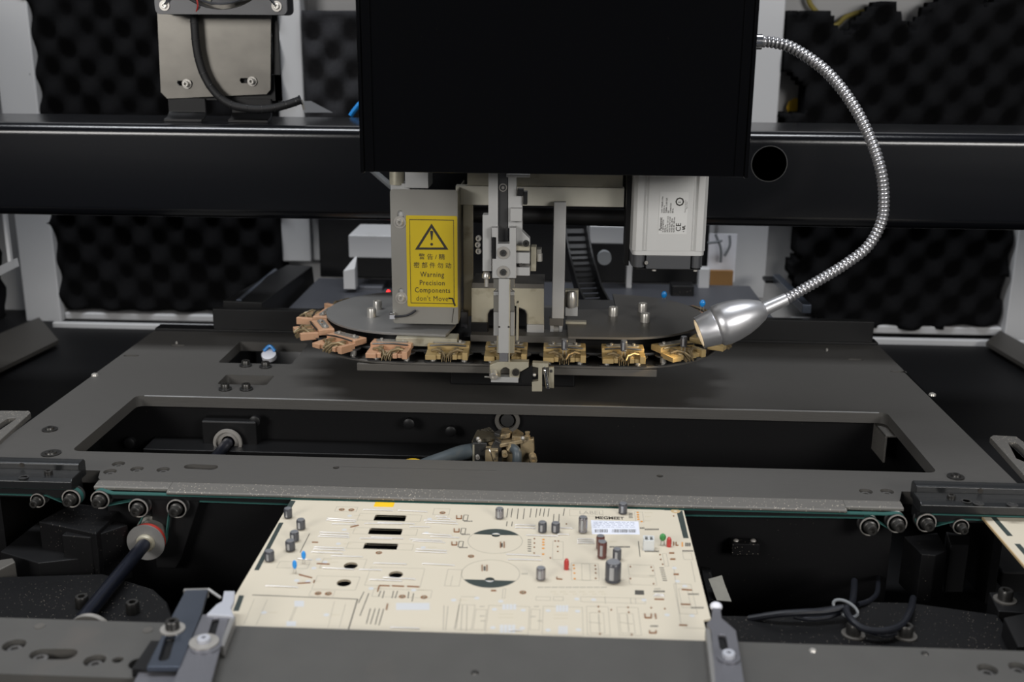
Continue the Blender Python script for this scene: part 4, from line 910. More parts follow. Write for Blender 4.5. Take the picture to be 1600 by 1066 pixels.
B().cyl(PY(757, 589, 1.05), PY(768, 589.5, 1.05), .0008, n=8).obj('wire_pin', m_screwl, t)
poly(t, 'jaw_post', [(832, 567), (857, 568), (857, 574), (847, 575), (847, 612), (831, 612), (831, 597), (841, 596), (841, 575), (832, 573)], 1.052, .008, m_cream, .0004)
poly(t, 'jaw_plate', [(858, 574), (865.5, 574), (865.5, 607), (857, 606)], 1.056, .004, m_cream, .0003)
B().cyl(PY(861, 580, 1.0555), PY(861, 580, 1.058), .0016, n=12).obj('plate_hole', m_ink, t)
hel = []; s_, e_ = PY(852, 577, 1.051), PY(856, 607, 1.051)
for i in range(15*8+1):
    u_ = i/120; pnt = s_.lerp(e_, u_); hel.append(pnt+Vector((.0016*math.cos(u_*15*2*PI), .0016*math.sin(u_*15*2*PI), 0)))
B().tube(hel, .0005, 6).obj('spring', m_chrome, t)
B().tube([PY(850, 573, 1.051), PY(852, 577, 1.051)], .0009, 6).obj('spring_hook', m_chrome, t)
B().ball(PY(835, 586, 1.052), .002).obj('tool_ball', m_screwl, t)
# ------------------------------------------------------------------ circuit board
ZB = -.0060; ZT = ZB
def bp(x, y, z=ZB): return PZ(x, y, z)
def b2(x, y): p = PZ(x, y, ZB); return (p.x, p.y)
def z6(x, y): return (340+x/4, 760+y/4)
def z7(x, y): return (720+x/4, 760+y/4)
t = thing('circuit_board', 'cream printed circuit board full of components lying between the conveyor rails', 'circuit board', (-.055, .74, ZB))
oc = [b2(455, 781.5), b2(1067, 797), b2(1109, 967)]
yb = .618
outer = [(-.2254, .8448), (.1088, .8448), (.1088, oc[2][1]), (.1035, oc[2][1]-.002), (.1035, yb), (-.2150, yb), (-.2195, yb+.02), (-.2215, .655), (-.2254, .662)]
hs = []
for q in (((584, 814), (586, 804), (635, 806), (633, 815)), ((575, 835), (578, 825), (629, 827), (627, 836)), ((567, 858), (570, 848.5), (622, 850), (620, 859.5))):
    pts = [b2(*v) for v in q]; xa_, xb_ = (pts[0][0]+pts[1][0])/2, (pts[2][0]+pts[3][0])/2; ya_, yb_ = (pts[0][1]+pts[3][1])/2, (pts[1][1]+pts[2][1])/2
    hs.append(rrect(xa_, xb_, ya_, yb_, .0012, 3))
for x, y in ((548, 884), (618.5, 898), (537.5, 911)): hs.append(circ(*b2(x, y), .0053, 24))
sm = [(534, 796.5), (549, 797), (691.5, 801.5), (592, 864), (736, 869.5), (817, 926), (497, 927.5), (513, 928), (628.5, 932.5), (662.5, 933.5)]
for x, y in sm: hs.append(circ(*b2(x, y), .0015, 12))
board = sheet_obj('board', [outer]+hs, ZB-.0016, ZB, m_pcb, t)
# copper coloured inner walls of the cut-outs
for L0 in hs[:6]:
    n = len(L0); B().add([(x, y, z) for z in (ZB-.0015, ZB-.0001) for x, y in L0], [(i, (i+1) % n, n+(i+1) % n, n+i) for i in range(n)]).obj('slot_rim', m_pcbe, board)
for x, y in sm+[(1056, 799)]:
    r0 = .0030 if (x, y) != (1056, 799) else .0042
    if (x, y) == (1056, 799): sheet_obj('tooling_pad', [circ(*b2(1055.5, 799), .0040, 20), circ(*b2(1055.5, 799), .0016, 12)], ZB, ZB+.0001, m_pcbe, board)
    else: sheet_obj('pad_ring', [circ(*b2(x, y), .0025, 20), circ(*b2(x, y), .0015, 12)], ZB, ZB+.0001, m_brown, board)
E0, E1 = ZB+.00002, ZB+.00008
def flat(nm, m, polys, z0=E0, z1=E1, par=board, kind=None, label=None):
    b = B()
    for L0 in polys:
        b.hexa([(x, y, z0) for x, y in L0], [(x, y, z1) for x, y in L0])
    return b.obj(nm, m, par, kind=kind, label=label)
# dark green bands
for q in ([z6(455, 90), z6(488, 92), z6(447, 160), z6(415, 160)], [z6(385, 228), z6(412, 228), z6(258, 525), z6(228, 525)], [z6(135, 682), z6(166, 684), z6(132, 780), z6(96, 780)],
          [z7(1350, 165), z7(1384, 152), z7(1424, 325), z7(1391, 325)], [z7(1268, 143), z7(1330, 145), z7(1334, 152), z7(1272, 150)]):
    flat('green_band', m_green, [[b2(*v) for v in q]], label='dark green solder mask band')
# big round outlines with dark segments
def seg_circle(cx, cy, rx, ychord, up):
    c_ = b2(cx, cy); r_ = abs(b2(cx+rx, cy)[0]-c_[0]); yc = b2(cx, ychord)[1]; d = yc-c_[1]; a = math.acos(max(-1, min(1, abs(d)/r_)))
    a0 = (PI/2-a, PI/2+a) if up else (-PI/2-a, -PI/2+a)
    g = sheet_obj('dark_segment', [[(c_[0]+r_*.98*math.cos(a0[0]+(a0[1]-a0[0])*i/24), c_[1]+r_*.98*math.sin(a0[0]+(a0[1]-a0[0])*i/24)) for i in range(25)], circ(c_[0], c_[1]+d*.93, r_*.16, 20)[::-1]], E0, E1, m_green, board, label='dark green circle segment')
    sheet_obj('circle_outline', [circ(*c_, r_, 56), circ(*c_, r_-.0004, 56)], E0, E1, m_print, board)
    sheet_obj('pad_ring', [circ(c_[0], c_[1]+d*.93, r_*.155, 24), circ(c_[0], c_[1]+d*.93, r_*.11, 24)], E0, E1, m_pad, board)
seg_circle(773.7, 845.5, 43, 835.5, True); seg_circle(766.5, 896.5, 46, 907, False)
# yellow tape, paper label
p0, p1 = b2(584, 791.5), b2(617, 785)
sheet_obj('yellow_tape', [[(p0[0], p0[1]-.0005), (p1[0], p0[1]-.0005), (p1[0], .8445), (p0[0], .8445)]], ZB, ZB+.00025, m_tape, t, label='yellow tape piece')
q = [b2(*z7(*v)) for v in ((820, 300), (1119, 303), (1110, 221), (813, 214))]
lbm = mat('paper_label', (.74, .76, .84), .45)
lab = flat('paper_label', lbm, [q], ZB, ZB+.00025, t, label='white barcode sticker')
bars = []; xx = 838
while xx < 1096:
    wd = random.choice((1.6, 1.6, 3, 4.5)); 
    if not 918 < xx < 945: bars.append([b2(*z7(xx, 291)), b2(*z7(xx+wd, 291)), b2(*z7(xx+wd, 272)), b2(*z7(xx, 271))])
    xx += wd+random.choice((2, 2.6, 4))
flat('barcode', m_printd, bars, ZB+.00025, ZB+.0003, lab, 'stuff')
tl_ = []
for yy in (226, 236, 246, 256):
    xx = 828
    while xx < 1085:
        l = random.uniform(8, 34); tl_.append([b2(*z7(xx, yy+2.2)), b2(*z7(xx+l, yy+2.5)), b2(*z7(xx+l, yy)), b2(*z7(xx, yy))]); xx += l+random.uniform(4, 14)
flat('small_print', mat('print_blue_grey', (.28, .30, .40), .6), tl_, ZB+.00025, ZB+.0003, lab, 'stuff')
def btext(body, px, py, wpx, hpx, m, off=0, ol=False):
    c_ = bp(px, py, E0); ww = abs(bp(px+wpx/2, py).x-bp(px-wpx/2, py).x); hh = abs(bp(px, py-hpx/2).y-bp(px, py+hpx/2).y)
    sz = hh/.72; me_ = text_mesh(body, sz, Matrix.Identity(4), m, offset=off, ext=.00003)
    xs = [v.co.x for v in me_.vertices]; k = ww/(max(xs)-min(xs)); me_.transform(Matrix.Translation(c_) @ Matrix.Diagonal((k, 1, 1, 1)))
    o = bpy.data.objects.new('lettering', me_); return link(o, board)
btext('LABEL', *z7(812, 167), 36, 5.5, m_print); btext('MEGMEET', *z7(929, 199), 45, 4.2, m_ink, off=.0002)
# strips helper
def ln(a_, c_, wd=.0004):
    A_, C_ = Vector(b2(*a_)), Vector(b2(*c_)); d = C_-A_
    if d.length < 1e-6: return None
    nrm = Vector((-d.y, d.x)).normalized()*wd/2; return [tuple(A_-nrm), tuple(C_-nrm), tuple(C_+nrm), tuple(A_+nrm)]
# jumper wires
J6 = '685 205 865 218|680 215 860 228|715 240 868 243|640 292 820 300|640 305 820 315|630 318 820 325|605 385 790 392|600 397 795 405|585 415 780 425|910 150 1095 157|1125 155 1310 165|920 237 1150 240|1000 232 1230 240|890 330 1090 335|960 322 1160 332|1200 258 1325 260|1290 217 1490 225|1300 230 1500 240|1280 300 1460 313|1330 318 1510 327|1200 335 1400 345|1220 346 1420 357|1240 398 1430 408|1235 412 1430 422|710 440 905 447|975 485 1180 492|1280 488 1480 500|655 515 850 525|885 525 1025 530|950 588 1150 597|1035 575 1235 587|300 627 500 637|1365 192 1430 195|1375 205 1455 208|500 458 590 466'
J7 = '340 245 465 250|340 262 465 267|410 310 605 317|730 335 835 336|730 348 835 349|730 360 835 361|285 430 500 440|295 462 505 467|622 265 698 268|605 305 675 307|1215 680 1265 683|1205 690 1270 692'
def jump(a_, c_):
    A_, C_ = bp(*a_), bp(*c_); up = Vector((0, 0, .0008)); d = (C_-A_)*.04
    B().tube([A_+Vector((0, 0, -.0005)), A_+up*.7, A_+d+up, C_-d+up, C_+up*.7, C_+Vector((0, 0, -.0005))], .00040, 6).obj('jumper_wire', m_jump, t)
for S_, f_ in ((J6, z6), (J7, z7)):
    for it in S_.split('|'):
        v = [float(i) for i in it.split()]; jump(f_(v[0], v[1]), f_(v[2], v[3]))
jump((600+10, 982), (655, 984)); jump((820-25, 986), (815, 987)); 
# silk screen
G = []; D = []; Br = []; Lt = []; Pd = []
def rect(f_, x0, y0, x1, y1, lst=G, sk=-.45, wd=.0003):
    # screen rectangle following the board axes
    p, q_ = b2(*f_(x0, y0)), b2(*f_(x1, y1)); X0_, X1_, Ya, Yb = p[0], q_[0], p[1], q_[1]
    for a_, c_ in (((X0_, Ya), (X1_, Ya)), ((X0_, Yb), (X1_, Yb))): lst.append([(a_[0], a_[1]-wd/2), (c_[0], a_[1]-wd/2), (c_[0], a_[1]+wd/2), (a_[0], a_[1]+wd/2)])
    for X in (X0_, X1_): lst.append([(X-wd/2, Yb), (X+wd/2, Yb), (X+wd/2, Ya), (X-wd/2, Ya)])
def dash(f_, x, y, n, w_=10, h_=6, lst=G, gap=3):
    for k in range(n):
        xx = x+k*(w_+gap); lst.append([b2(*f_(xx, y+h_/2)), b2(*f_(xx+w_, y+h_/2)), b2(*f_(xx+w_, y-h_/2)), b2(*f_(xx, y-h_/2))])
def lines(S_, f_, lst, wd): 
    for it in S_.split('|'):
        v = [float(i) for i in it.split()]
        for k in range(0, len(v)-2, 2):
            l = ln(f_(v[k], v[k+1]), f_(v[k+2], v[k+3]), wd)
            if l: lst.append(l)
# z6 area
for r_ in ((745, 128, 865, 160), (890, 170, 1265, 222), (860, 258, 1240, 308), (820, 350, 1215, 400), (1355, 140, 1445, 180), (665, 450, 910, 520), (625, 560, 860, 650), (960, 505, 1265, 630), (585, 650, 720, 690), (1440, 520, 1510, 625), (980, 640, 1330, 700), (390, 470, 560, 515)):
    rect(z6, *r_)
lines('575 296 515 415', z6, D, .0006); lines('218 680 875 706|875 706 818 894', z6, D, .0008)
lines('1470 560 1455 625|230 705 165 860|310 710 240 870|730 720 690 885|800 735 760 885|500 745 455 850|490 745 445 850|1520 700 1480 890', z6, G, .0003)
lines('915 660 880 730|945 670 890 810|955 765 930 860|985 765 955 862|1012 765 985 865|1038 768 1008 870|1020 655 1005 690|1042 655 1030 700|1100 655 1090 700|1125 655 1110 700|1195 660 1190 700|1225 670 1215 720', z6, D, .0006)
lines('1415 745 1410 900|1440 750 1425 900|1510 745 1490 890|1530 745 1520 900|1560 745 1555 905', z6, G, .0005)
lines('1090 625 1165 628|1185 628 1260 632|1010 623 1075 625|1010 625 1000 660|1062 738 1055 775|620 486 700 490|830 258 882 246|590 352 628 353|510 555 590 575|605 590 600 605|580 605 500 610', z6, Br, .0007)
for x, y in ((1510, 195), (1495, 278), (1480, 360)):
    lines(f'{x-16} {y-10} {x-16} {y+10} {x+14} {y+10} {x+14} {y-10}', z6, Br, .0008); rect(z6, x+30, y-15, x+50, y+20, D, wd=.0006); dash(z6, x+30, y+24, 5, 8, 6, D)
for x, y in ((825, 185), (792, 272), (755, 360), (630, 458), (602, 512), (1325, 205), (1305, 292), (1285, 383), (290, 790), (680, 805), (960, 640), (1225, 650), (1475, 712), (672, 475), (565, 595), (495, 590)):
    c_ = b2(*z6(x, y)); Pd.append(circ(*c_, .0020, 10)); dash(z6, x+30, y, 5, 8, 5, Lt)
for x, y, w_, h_ in ((510, 735, 60, 36), (460, 860, 60, 30), (1220, 752, 210, 44)): Pd.append([b2(*z6(x-w_/2, y+h_/2)), b2(*z6(x+w_/2, y+h_/2)), b2(*z6(x+w_/2, y-h_/2)), b2(*z6(x-w_/2, y-h_/2))])
# z7 area
for x, yl in ((295, 195), (322, 195), (360, 205), (398, 205), (440, 195), (476, 195), (500, 185), (524, 190), (552, 190), (648, 185)):
    lines(f'{x} 140 {x-8} {yl}', z7, D, .0006)
lines('582 175 578 225|615 175 612 225|290 220 285 250|322 222 318 250|1110 345 1120 440', z7, D, .0006)
for r_ in ((690, 480, 865, 590), (755, 485, 810, 590), (575, 345, 640, 460), (1045, 490, 1215, 560), (1050, 565, 1225, 620), (1085, 160, 1145, 225), (680, 145, 890, 190), (1385, 415, 1450, 460), (1330, 610, 1480, 800), (785, 750, 935, 935), (975, 755, 1130, 935), (805, 790, 900, 920), (990, 795, 1090, 920), (750, 690, 1155, 735), (265, 640, 275, 700), (175, 745, 420, 930), (515, 750, 765, 935), (-10, 740, 65, 900), (95, 770, 145, 900), (440, 770, 490, 900), (1260, 420, 1300, 500), (470, 690, 560, 715), (580, 690, 640, 715), (860, 800, 870, 910), (1040, 800, 1050, 910), (1360, 640, 1440, 760)):
    rect(z7, *r_)
lines('800 850 880 858|990 850 1075 862|900 690 905 735|1060 700 1065 735|1090 700 1095 735|1390 885 1530 890|0 690 100 692|1440 470 1465 600|1330 500 1375 860', z7, G, .0004)
for x in range(480, 900, 44): dash(z7, x, 632, 3, 10, 6, G)
for x in range(560, 900, 60): dash(z7, x, 660, 3, 10, 6, Lt); dash(z7, x+20, 675, 2, 12, 5, Lt)
for x, y, n in ((1120, 262, 3), (1150, 270, 9), (930, 380, 13), (1150, 408, 9), (1385, 405, 7), (1420, 675, 7), (1440, 760, 8), (1185, 875, 5), (1210, 642, 4), (380, 548, 4)): dash(z7, x, y, n, 7, 9, D if n != 4 else G)
dash(z7, 1205, 658, 6, 9, 10, D); D.append([b2(*z7(1088, 678)), b2(*z7(1146, 680)), b2(*z7(1144, 652)), b2(*z7(1088, 650))])
for y in range(335, 415, 14): lines(f'418 {y} 440 {y+1}', z7, D, .0012)
for y in range(510, 590, 13): lines(f'{1242+(y-510)*.25} {y} {1270+(y-510)*.25} {y+2}', z7, D, .0010)
for y in range(170, 200, 9): lines(f'1050 {y} 1074 {y}', z7, D, .0012)
for x, y in ((460, 330), (460, 358), (459, 384), (458, 420), (590, 345), (610, 345), (606, 380), (606, 410), (840, 498), (842, 520), (843, 545), (843, 578), (1060, 505), (1190, 508), (1200, 530), (1060, 580), (1205, 612), (860, 755), (865, 785), (1045, 760), (1050, 790), (870, 925), (1068, 930), (940, 775), (1190, 762), (1275, 768), (1245, 430), (1250, 460), (1262, 490), (1330, 188), (660, 238), (560, 450)):
    Br.append(circ(*b2(*z7(x, y)), .0006, 6))
O_ = []
for x, y in ((516, 335), (516, 352), (516, 368), (515, 390), (515, 426), (1105, 165), (1107, 180), (1108, 194), (1110, 208), (1130, 222)): O_.append(circ(*b2(*z7(x, y)), .0010, 6))
for x, y in ((705, 495), (708, 515), (710, 545), (712, 580)): O_.append(circ(*b2(*z7(x, y)), .0008, 6))
lines('600 570 600 582 635 584|1330 350 1330 372|1345 352 1345 372 1360 372|1150 800 1152 825 1190 825 1190 800|1215 800 1220 830|1180 905 1180 920 1220 920 1220 905|1380 648 1445 652|1375 740 1435 742|1365 870 1415 872|1210 708 1270 710', z7, Br, .0008)
for x, y in ((1318, 420), (1325, 458), (1346, 553), (205, 655)): dash(z7, x-16, y, 1, 32, 5, Br)
for x, y in ((130, 513), (160, 513), (245, 368), (268, 368)): dash(z7, x, y, 1, 6, 36, Br)
dash(z7, 143, 515, 1, 12, 28, D); dash(z7, 248, 368, 1, 14, 24, D); dash(z7, 1380, 365, 1, 8, 26, O_); dash(z7, 1403, 365, 3, 9, 22, D)
for x, y in ((1335, 512), (1355, 595), (1400, 625), (725, 705), (830, 710), (1145, 712), (250, 720), (210, 770), (390, 775), (545, 778), (730, 782), (200, 885), (385, 888), (545, 900), (735, 898), (1290, 805), (1445, 810), (100, 700)):
    Pd.append(circ(*b2(*z7(x, y)), .0019, 10))
for x, y, w_, h_ in ((305, 755, 90, 34), (295, 892, 100, 50), (635, 765, 80, 40), (640, 900, 60, 50)):
    for k in range(4): Pd.append([b2(*z7(x-w_/2+k*w_/4, y+h_/2)), b2(*z7(x-w_/2+k*w_/4+w_/5, y+h_/2)), b2(*z7(x-w_/2+k*w_/4+w_/5, y-h_/2)), b2(*z7(x-w_/2+k*w_/4, y-h_/2))])
for x, y, n in ((240, 800, 9), (240, 820, 9), (580, 805, 9), (580, 825, 9), (120, 752, 3), (460, 752, 3), (120, 812, 3), (125, 842, 3), (480, 842, 3), (440, 815, 3), (1150, 165, 5), (1150, 190, 4), (1150, 215, 4), (900, 345, 8), (1180, 560, 3)): dash(z7, x, y, n, 7, 6, Lt if n > 3 else G)
flat('silkscreen_lines', m_print, [l for l in G if l], kind='stuff', label='grey printed outlines')
flat('silkscreen_marks', m_printd, [l for l in D if l], kind='stuff', label='dark printed marks', z1=E1+.00003)
flat('brown_parts', m_brown, [l for l in Br if l], z1=ZB+.0007, kind='stuff', label='tiny brown axial parts')
flat('light_marks', m_printl, [l for l in Lt if l], kind='stuff', label='pale printed lettering')
flat('solder_pads', m_pad, [l for l in Pd if l], kind='stuff', label='bluish white pads', z1=E1+.00002)
flat('orange_dots', m_orange, O_, z1=ZB+.0005, kind='stuff', label='small orange dots')
# upright components
caps = [(450.5, 811, 796, 6.5, m_cap, 'nearest the rear left corner'), (470.5, 829, 813.5, 7, m_cap, ''), (460.5, 847.5, 832.5, 7.2, m_cap, ''), (454, 862.5, 846.5, 7.7, m_cap, ''), (421.5, 878.5, 862.5, 7.6, m_cap, ''),
        (780.5, 812, 796, 6.8, m_caps, ''), (847.5, 833.5, 817.5, 7, m_cap, ''), (868, 834, 818.5, 7, m_cap, ''), (910.5, 834, 809.5, 7.2, m_caps, ''), (973, 804.5, 788, 7, m_cap, ''),
        (937.8, 860, 839, 6.8, m_capb, ''), (940.5, 874, 848, 7.6, m_capb, ''), (963.8, 877, 859.5, 7, m_cap, ''), (957.5, 912, 880, 12.6, m_cap, ''), (845, 908, 889, 7.6, m_caps, '')]
lb_ = {m_cap: 'dark capacitor', m_caps: 'silver grey capacitor', m_capb: 'tall brown capacitor'}
for x, yb_, yt_, rp, m, _ in caps:
    base = bp(x, yb_-rp*.3); h = PY(x, yt_, base.y).z-base.z; r_ = rp*(base-CAM).length/FPX*.96
    capacitor('large dark capacitor' if rp > 10 else lb_[m], base, h, r_, m, par=t)
for x, yb_, m, l_, r_ in ((461, 896, m_blue, 'bright blue ceramic capacitor', .0018), (475, 881, m_blue, 'bright blue ceramic capacitor', .0018)):
    ceramic(l_, bp(x, yb_), r_, m, par=t, hgt=.0035, thick=.7, elong=2.0)
ceramic('green disc capacitor', bp(1035, 852), .0026, m_grn, par=t, hgt=.0035, thick=.6, elong=1.25)
for x, yb_, yt_ in ((885, 889.5, 873), (1045, 854, 839.5)):
    base = bp(x, yb_); h = PY(x, yt_, base.y).z-base.z; r_ = .0019
    B().lathe([(r_, 0), (r_*1.05, h*.5), (r_, h*.75), (r_*.6, h*.96), (1e-8, h)], base, (0, 0, 1), 16).obj('red_component', m_red, t, label='small red upright component')
p = bp(1013.5, 861); hc = PY(1013, 843, p.y).z-p.z
w_ = .0042
cn = B().box(p.x-w_, p.x+w_, p.y, p.y+.0012, ZB, ZB+hc*.9).box(p.x-w_, p.x+w_, p.y+.006, p.y+.0072, ZB, ZB+hc).box(p.x-w_, p.x-w_+.0012, p.y+.0012, p.y+.006, ZB, ZB+hc).box(p.x+w_-.0012, p.x+w_, p.y+.0012, p.y+.006, ZB, ZB+hc).box(p.x-w_, p.x+w_, p.y, p.y+.0072, ZB, ZB+.002)
cn.box(p.x-.0008, p.x+.0008, p.y+.0012, p.y+.006, ZB+.002, ZB+hc).obj('white_connector', m_conn, t, .0003, label='translucent white connector housing')
for k in range(4): B().cyl((p.x-.0027+k*.0018, p.y+.0035, ZB), (p.x-.0027+k*.0018, p.y+.0035, ZB+hc*.8), .0004, n=6).obj('connector_pin', m_screwl, t)

# second board at the right edge
t2 = thing('circuit_board', 'bare cream circuit board corner entering at the right photo edge', 'circuit board', PZ(1570, 850, .0))
z = ZB
pA = PZ(1530, 802.5, z); pB = PZ(1625, 897, z)
xr = pA.x; 
sheet_obj('board', [[(xr, pA.y), (xr+.2, pA.y), (xr+.2, pA.y-.21), (xr, pA.y-.21)]], z-.0016, z, m_pcb, t2)
B().box(xr-.0004, xr+.0006, pA.y-.21, pA.y, z-.0017, z+.00005).obj('board_edge', m_pcbe, t2)
for y0, y1 in ((.006, .042), (.056, .10), (.12, .2)): flat('green_band', m_green, [[(xr+.007, pA.y-y1), (xr+.0115, pA.y-y1), (xr+.0115, pA.y-y0), (xr+.007, pA.y-y0)]], z, z+.00006, t2)

# ------------------------------------------------------------------ front rail
t = thing('front_rail', 'wide dark grey front conveyor rail across the bottom of the photo', 'rail', (-.06, .6, 0))
hs = []; scr = []
for x, y, r_ in ((22, 1008, .0072), (148, 1032, .0068), (218, 1037, .0066)):
    p = PZ(x, y); hs.append(circ(p.x, p.y, r_, 26)); scr.append(p)
p, q = PZ(62, 1022), PZ(105, 1022); hs.append(slot(p.x, p.y, q.x, q.y, .0062)); scr.append(p)
p = PZ(184, 1031); hs.append(circ(p.x, p.y, .0034, 18))
sheet_obj('left_section', [[(-.60, .567), (-.262, .567), (-.245, .567), (-.245, .6315), (-.60, .6315)]]+hs, -.012, 0, m_frail, t, bevel=.0008)
for p in scr: place('sunk_screw', sc_sunk, t, (p.x, p.y, -.0052))
hs = []
for x, y in ((1543, 1046), (1592, 1043)):
    p = PZ(x, y); hs.append(circ(p.x, p.y, .0062, 26))
sheet_obj('centre_section', [[(-.2445, .535), (.252, .535), (.252, .566), (.258, .5695), (.42, .5695), (.42, .6305), (-.2445, .6305)]]+hs, -.010, 0, m_frail, t, bevel=.0008)
for x, y in ((1543, 1046), (1592, 1043)): p = PZ(x, y); place('sunk_screw', sc_sunk, t, (p.x, p.y, -.0055))
B().box(-.62, -.246, .50, .5665, -.045, -.022).obj('lower_step', m_pit, t, .001); B().box(-.62, -.246, .535, .5455, -.020, -.008).obj('lower_strip', m_fing2, t, .001)
B().box(-.60, .42, .60, .628, -.05, -.0125).obj('rail_body', m_black, t, .001)
for x, y in ((62, 979), (231, 985)):
    p = PZ(x, y); B().cyl((p.x, p.y, -.0002), (p.x, p.y, .0004), .0034, n=18).obj('plug', m_diskd, t)
for x, y in ((1270, 1017), (742, 1052), (1445, 1022)):
    p = PZ(x, y); B().lathe([(.0024, 0), (.0018, .001), (1e-8, .0014)], (p.x, p.y, 0), (0, 0, 1), 12).obj('screw_head', m_screwl if x == 1270 else m_screw, t)
# sensor fingers on the rail
def strip_obj(nm, pts, z0, z1, m, par, slots=(), bvl=.0005): return sheet_obj(nm, [zz2(pts, z1)]+[slot(*zz2([s[:2]], z1)[0], *zz2([s[2:4]], z1)[0], s[4]) for s in slots], z0, z1, m, par, bevel=bvl)
t = thing('blued_clamp_arm', 'blued steel arm with a slot, left one of the pair beside the white tip', 'clamp arm', PZ(262, 990, .004))
strip_obj('arm', [(290, 922), (325, 921), (314, 960), (281, 1042), (229, 1042), (262, 975)], .006, .0095, m_fing, t, [(266, 996, 256, 1028, .0032)])
B().box(-.255, -.228, .568, .60, 0, .0058).obj('spacer', m_black, t)
p = PZ(270, 984, .0095); place('cap_screw', screw_mesh(.0045, .0065, m_screw, washer=.0078, wm=m_washer), t, (p.x, p.y, .0096))
strip_obj('arm_top', [(287, 920), (326, 919), (325, 922), (286, 923)], .003, .0095, m_disk, t)
B().tube([PZ(325, 921, .009), PZ(345, 935, .004)], .0012, 8).obj('arm_lip', m_disk, t)
t = thing('lower_bar', 'grey strip under the blued arm at the bottom edge', 'bar', PZ(240, 1060, .003))
strip_obj('strip', [(220, 1043), (283, 1043), (268, 1085), (200, 1085)], .001, .0035, m_fing2, t)
t = thing('white_tipped_clamp', 'grey clamp arm with white plastic tip left of the circuit board', 'clamp arm', PZ(320, 1000, .004), 'clamp arms holding the circuit board')
strip_obj('arm', [(316, 960), (359, 961), (345, 1010), (325, 1085), (262, 1085), (290, 1020)], .006, .0085, m_fing2, t, [(337, 969, 331, 990, .0024)])
strip_obj('arm_side', [(361, 960), (368, 964), (350, 1010), (344, 1008)], .001, .0085, m_disk, t)
strip_obj('white_tip', [(322, 960), (338, 944), (347, 939), (350, 923), (367, 923), (366, 938), (361, 950), (366, 963), (358, 962)], .007, .0105, m_plastic, t, bvl=.0008)
p = PZ(319, 1006, .0085); place('washer_screw', screw_mesh(.0042, .0040, m_plastic, sock=.42, washer=.0092, wm=m_washer), t, (p.x, p.y, .0092))
B().lathe([(.0098, 0), (.0098, .0008), (1e-8, .0008)], (p.x+.002, p.y-.003, .0085), (0, 0, 1), 28).obj('loose_washer', m_fing2, t)
B().box(-.2245, -.214, .57, .628, 0, .0059).obj('spacer', m_black, t)
t = thing('grey_clamp', 'grey pointed clamp arm right of the circuit board with a white topped screw', 'clamp arm', PZ(1135, 1030, .004), 'clamp arms holding the circuit board')
strip_obj('arm', [(1111, 985), (1104, 974), (1112, 966), (1113, 950), (1126, 950), (1128, 966), (1150, 985), (1156, 1020), (1166, 1085), (1118, 1085)], .006, .0085, m_fing2, t, [(1128, 995, 1131, 1012, .0026)])
strip_obj('arm_side', [(1102, 980), (1110, 984), (1120, 1070), (1112, 1070)], .001, .0085, m_disk, t)
B().ball(PZ(1119, 948, .0075), .0042, (1, 1, .7)).obj('round_tip', m_conn if 0 else m_paper, t)
p = PZ(1138, 1029, .0085); place('washer_screw', screw_mesh(.0040, .0042, m_plastic, sock=.42, washer=.0072, wm=m_fing2), t, (p.x, p.y, .0088))
B().box(.103, .113, .57, .628, 0, .0059).obj('spacer', m_black, t)

# ------------------------------------------------------------------ pit contents in front
def ledge(nm, lab, pts, z0, z1, m=m_blackd):
    return sheet_obj(nm, [zz2(pts, z1)], z0, z1, m, None, bevel=.002, label=lab, cat='block')
ledge('dusty_ledge', 'black dusty ledge in the pit left of the circuit board', [(-90, 905), (165, 897), (240, 920), (262, 940), (285, 1010), (-160, 1010)], -.10, -.055)
ledge('dusty_ledge', 'black dusty ledge in the pit right of the circuit board, under the cable', [(1120, 962), (1180, 963), (1330, 940), (1430, 942), (1560, 960), (1600, 1020), (1130, 1020)], -.10, -.045)
tag(bpy.data.objects['floor'], kind='structure')
B().box(-.52, .42, .62, .862, -.13, -.115).obj('pit_tray', m_pit, None, .002, label='black tray at the bottom of the front pit', cat='tray')
B().box(-.52, .42, .873, 1.099, -.13, -.115).obj('pit_tray', m_pit, None, .002, label='black tray under the long opening of the plate', cat='tray')
g5 = screw_mesh(.0052, .009, m_screw, name='tall_cap_screw'); g6 = screw_mesh(.0055, .009, m_screw, washer=.0085, wm=m_diskd, name='tall_cap_screw')
for x, y, g, l_ in ((129, 948, g5, 'black socket screw on the left dusty ledge, beside the blue shaft'), (208, 957, g5, 'black socket screw on the left dusty ledge right of the blue shaft'),
                    (1333, 992, g6, 'black socket screw with wide washer under the tied cable, left one'), (1414, 994, g6, 'black socket screw with wide washer under the tied cable, right one')):
    o = bpy.data.objects.new('socket_screw', g); zl = -.055 if x < 800 else -.045; p = PZ(x, y, zl); o.location = (p.x, p.y, zl+.0001); link(o); tag(o, l_, 'screw', 'socket screws in the front pit')
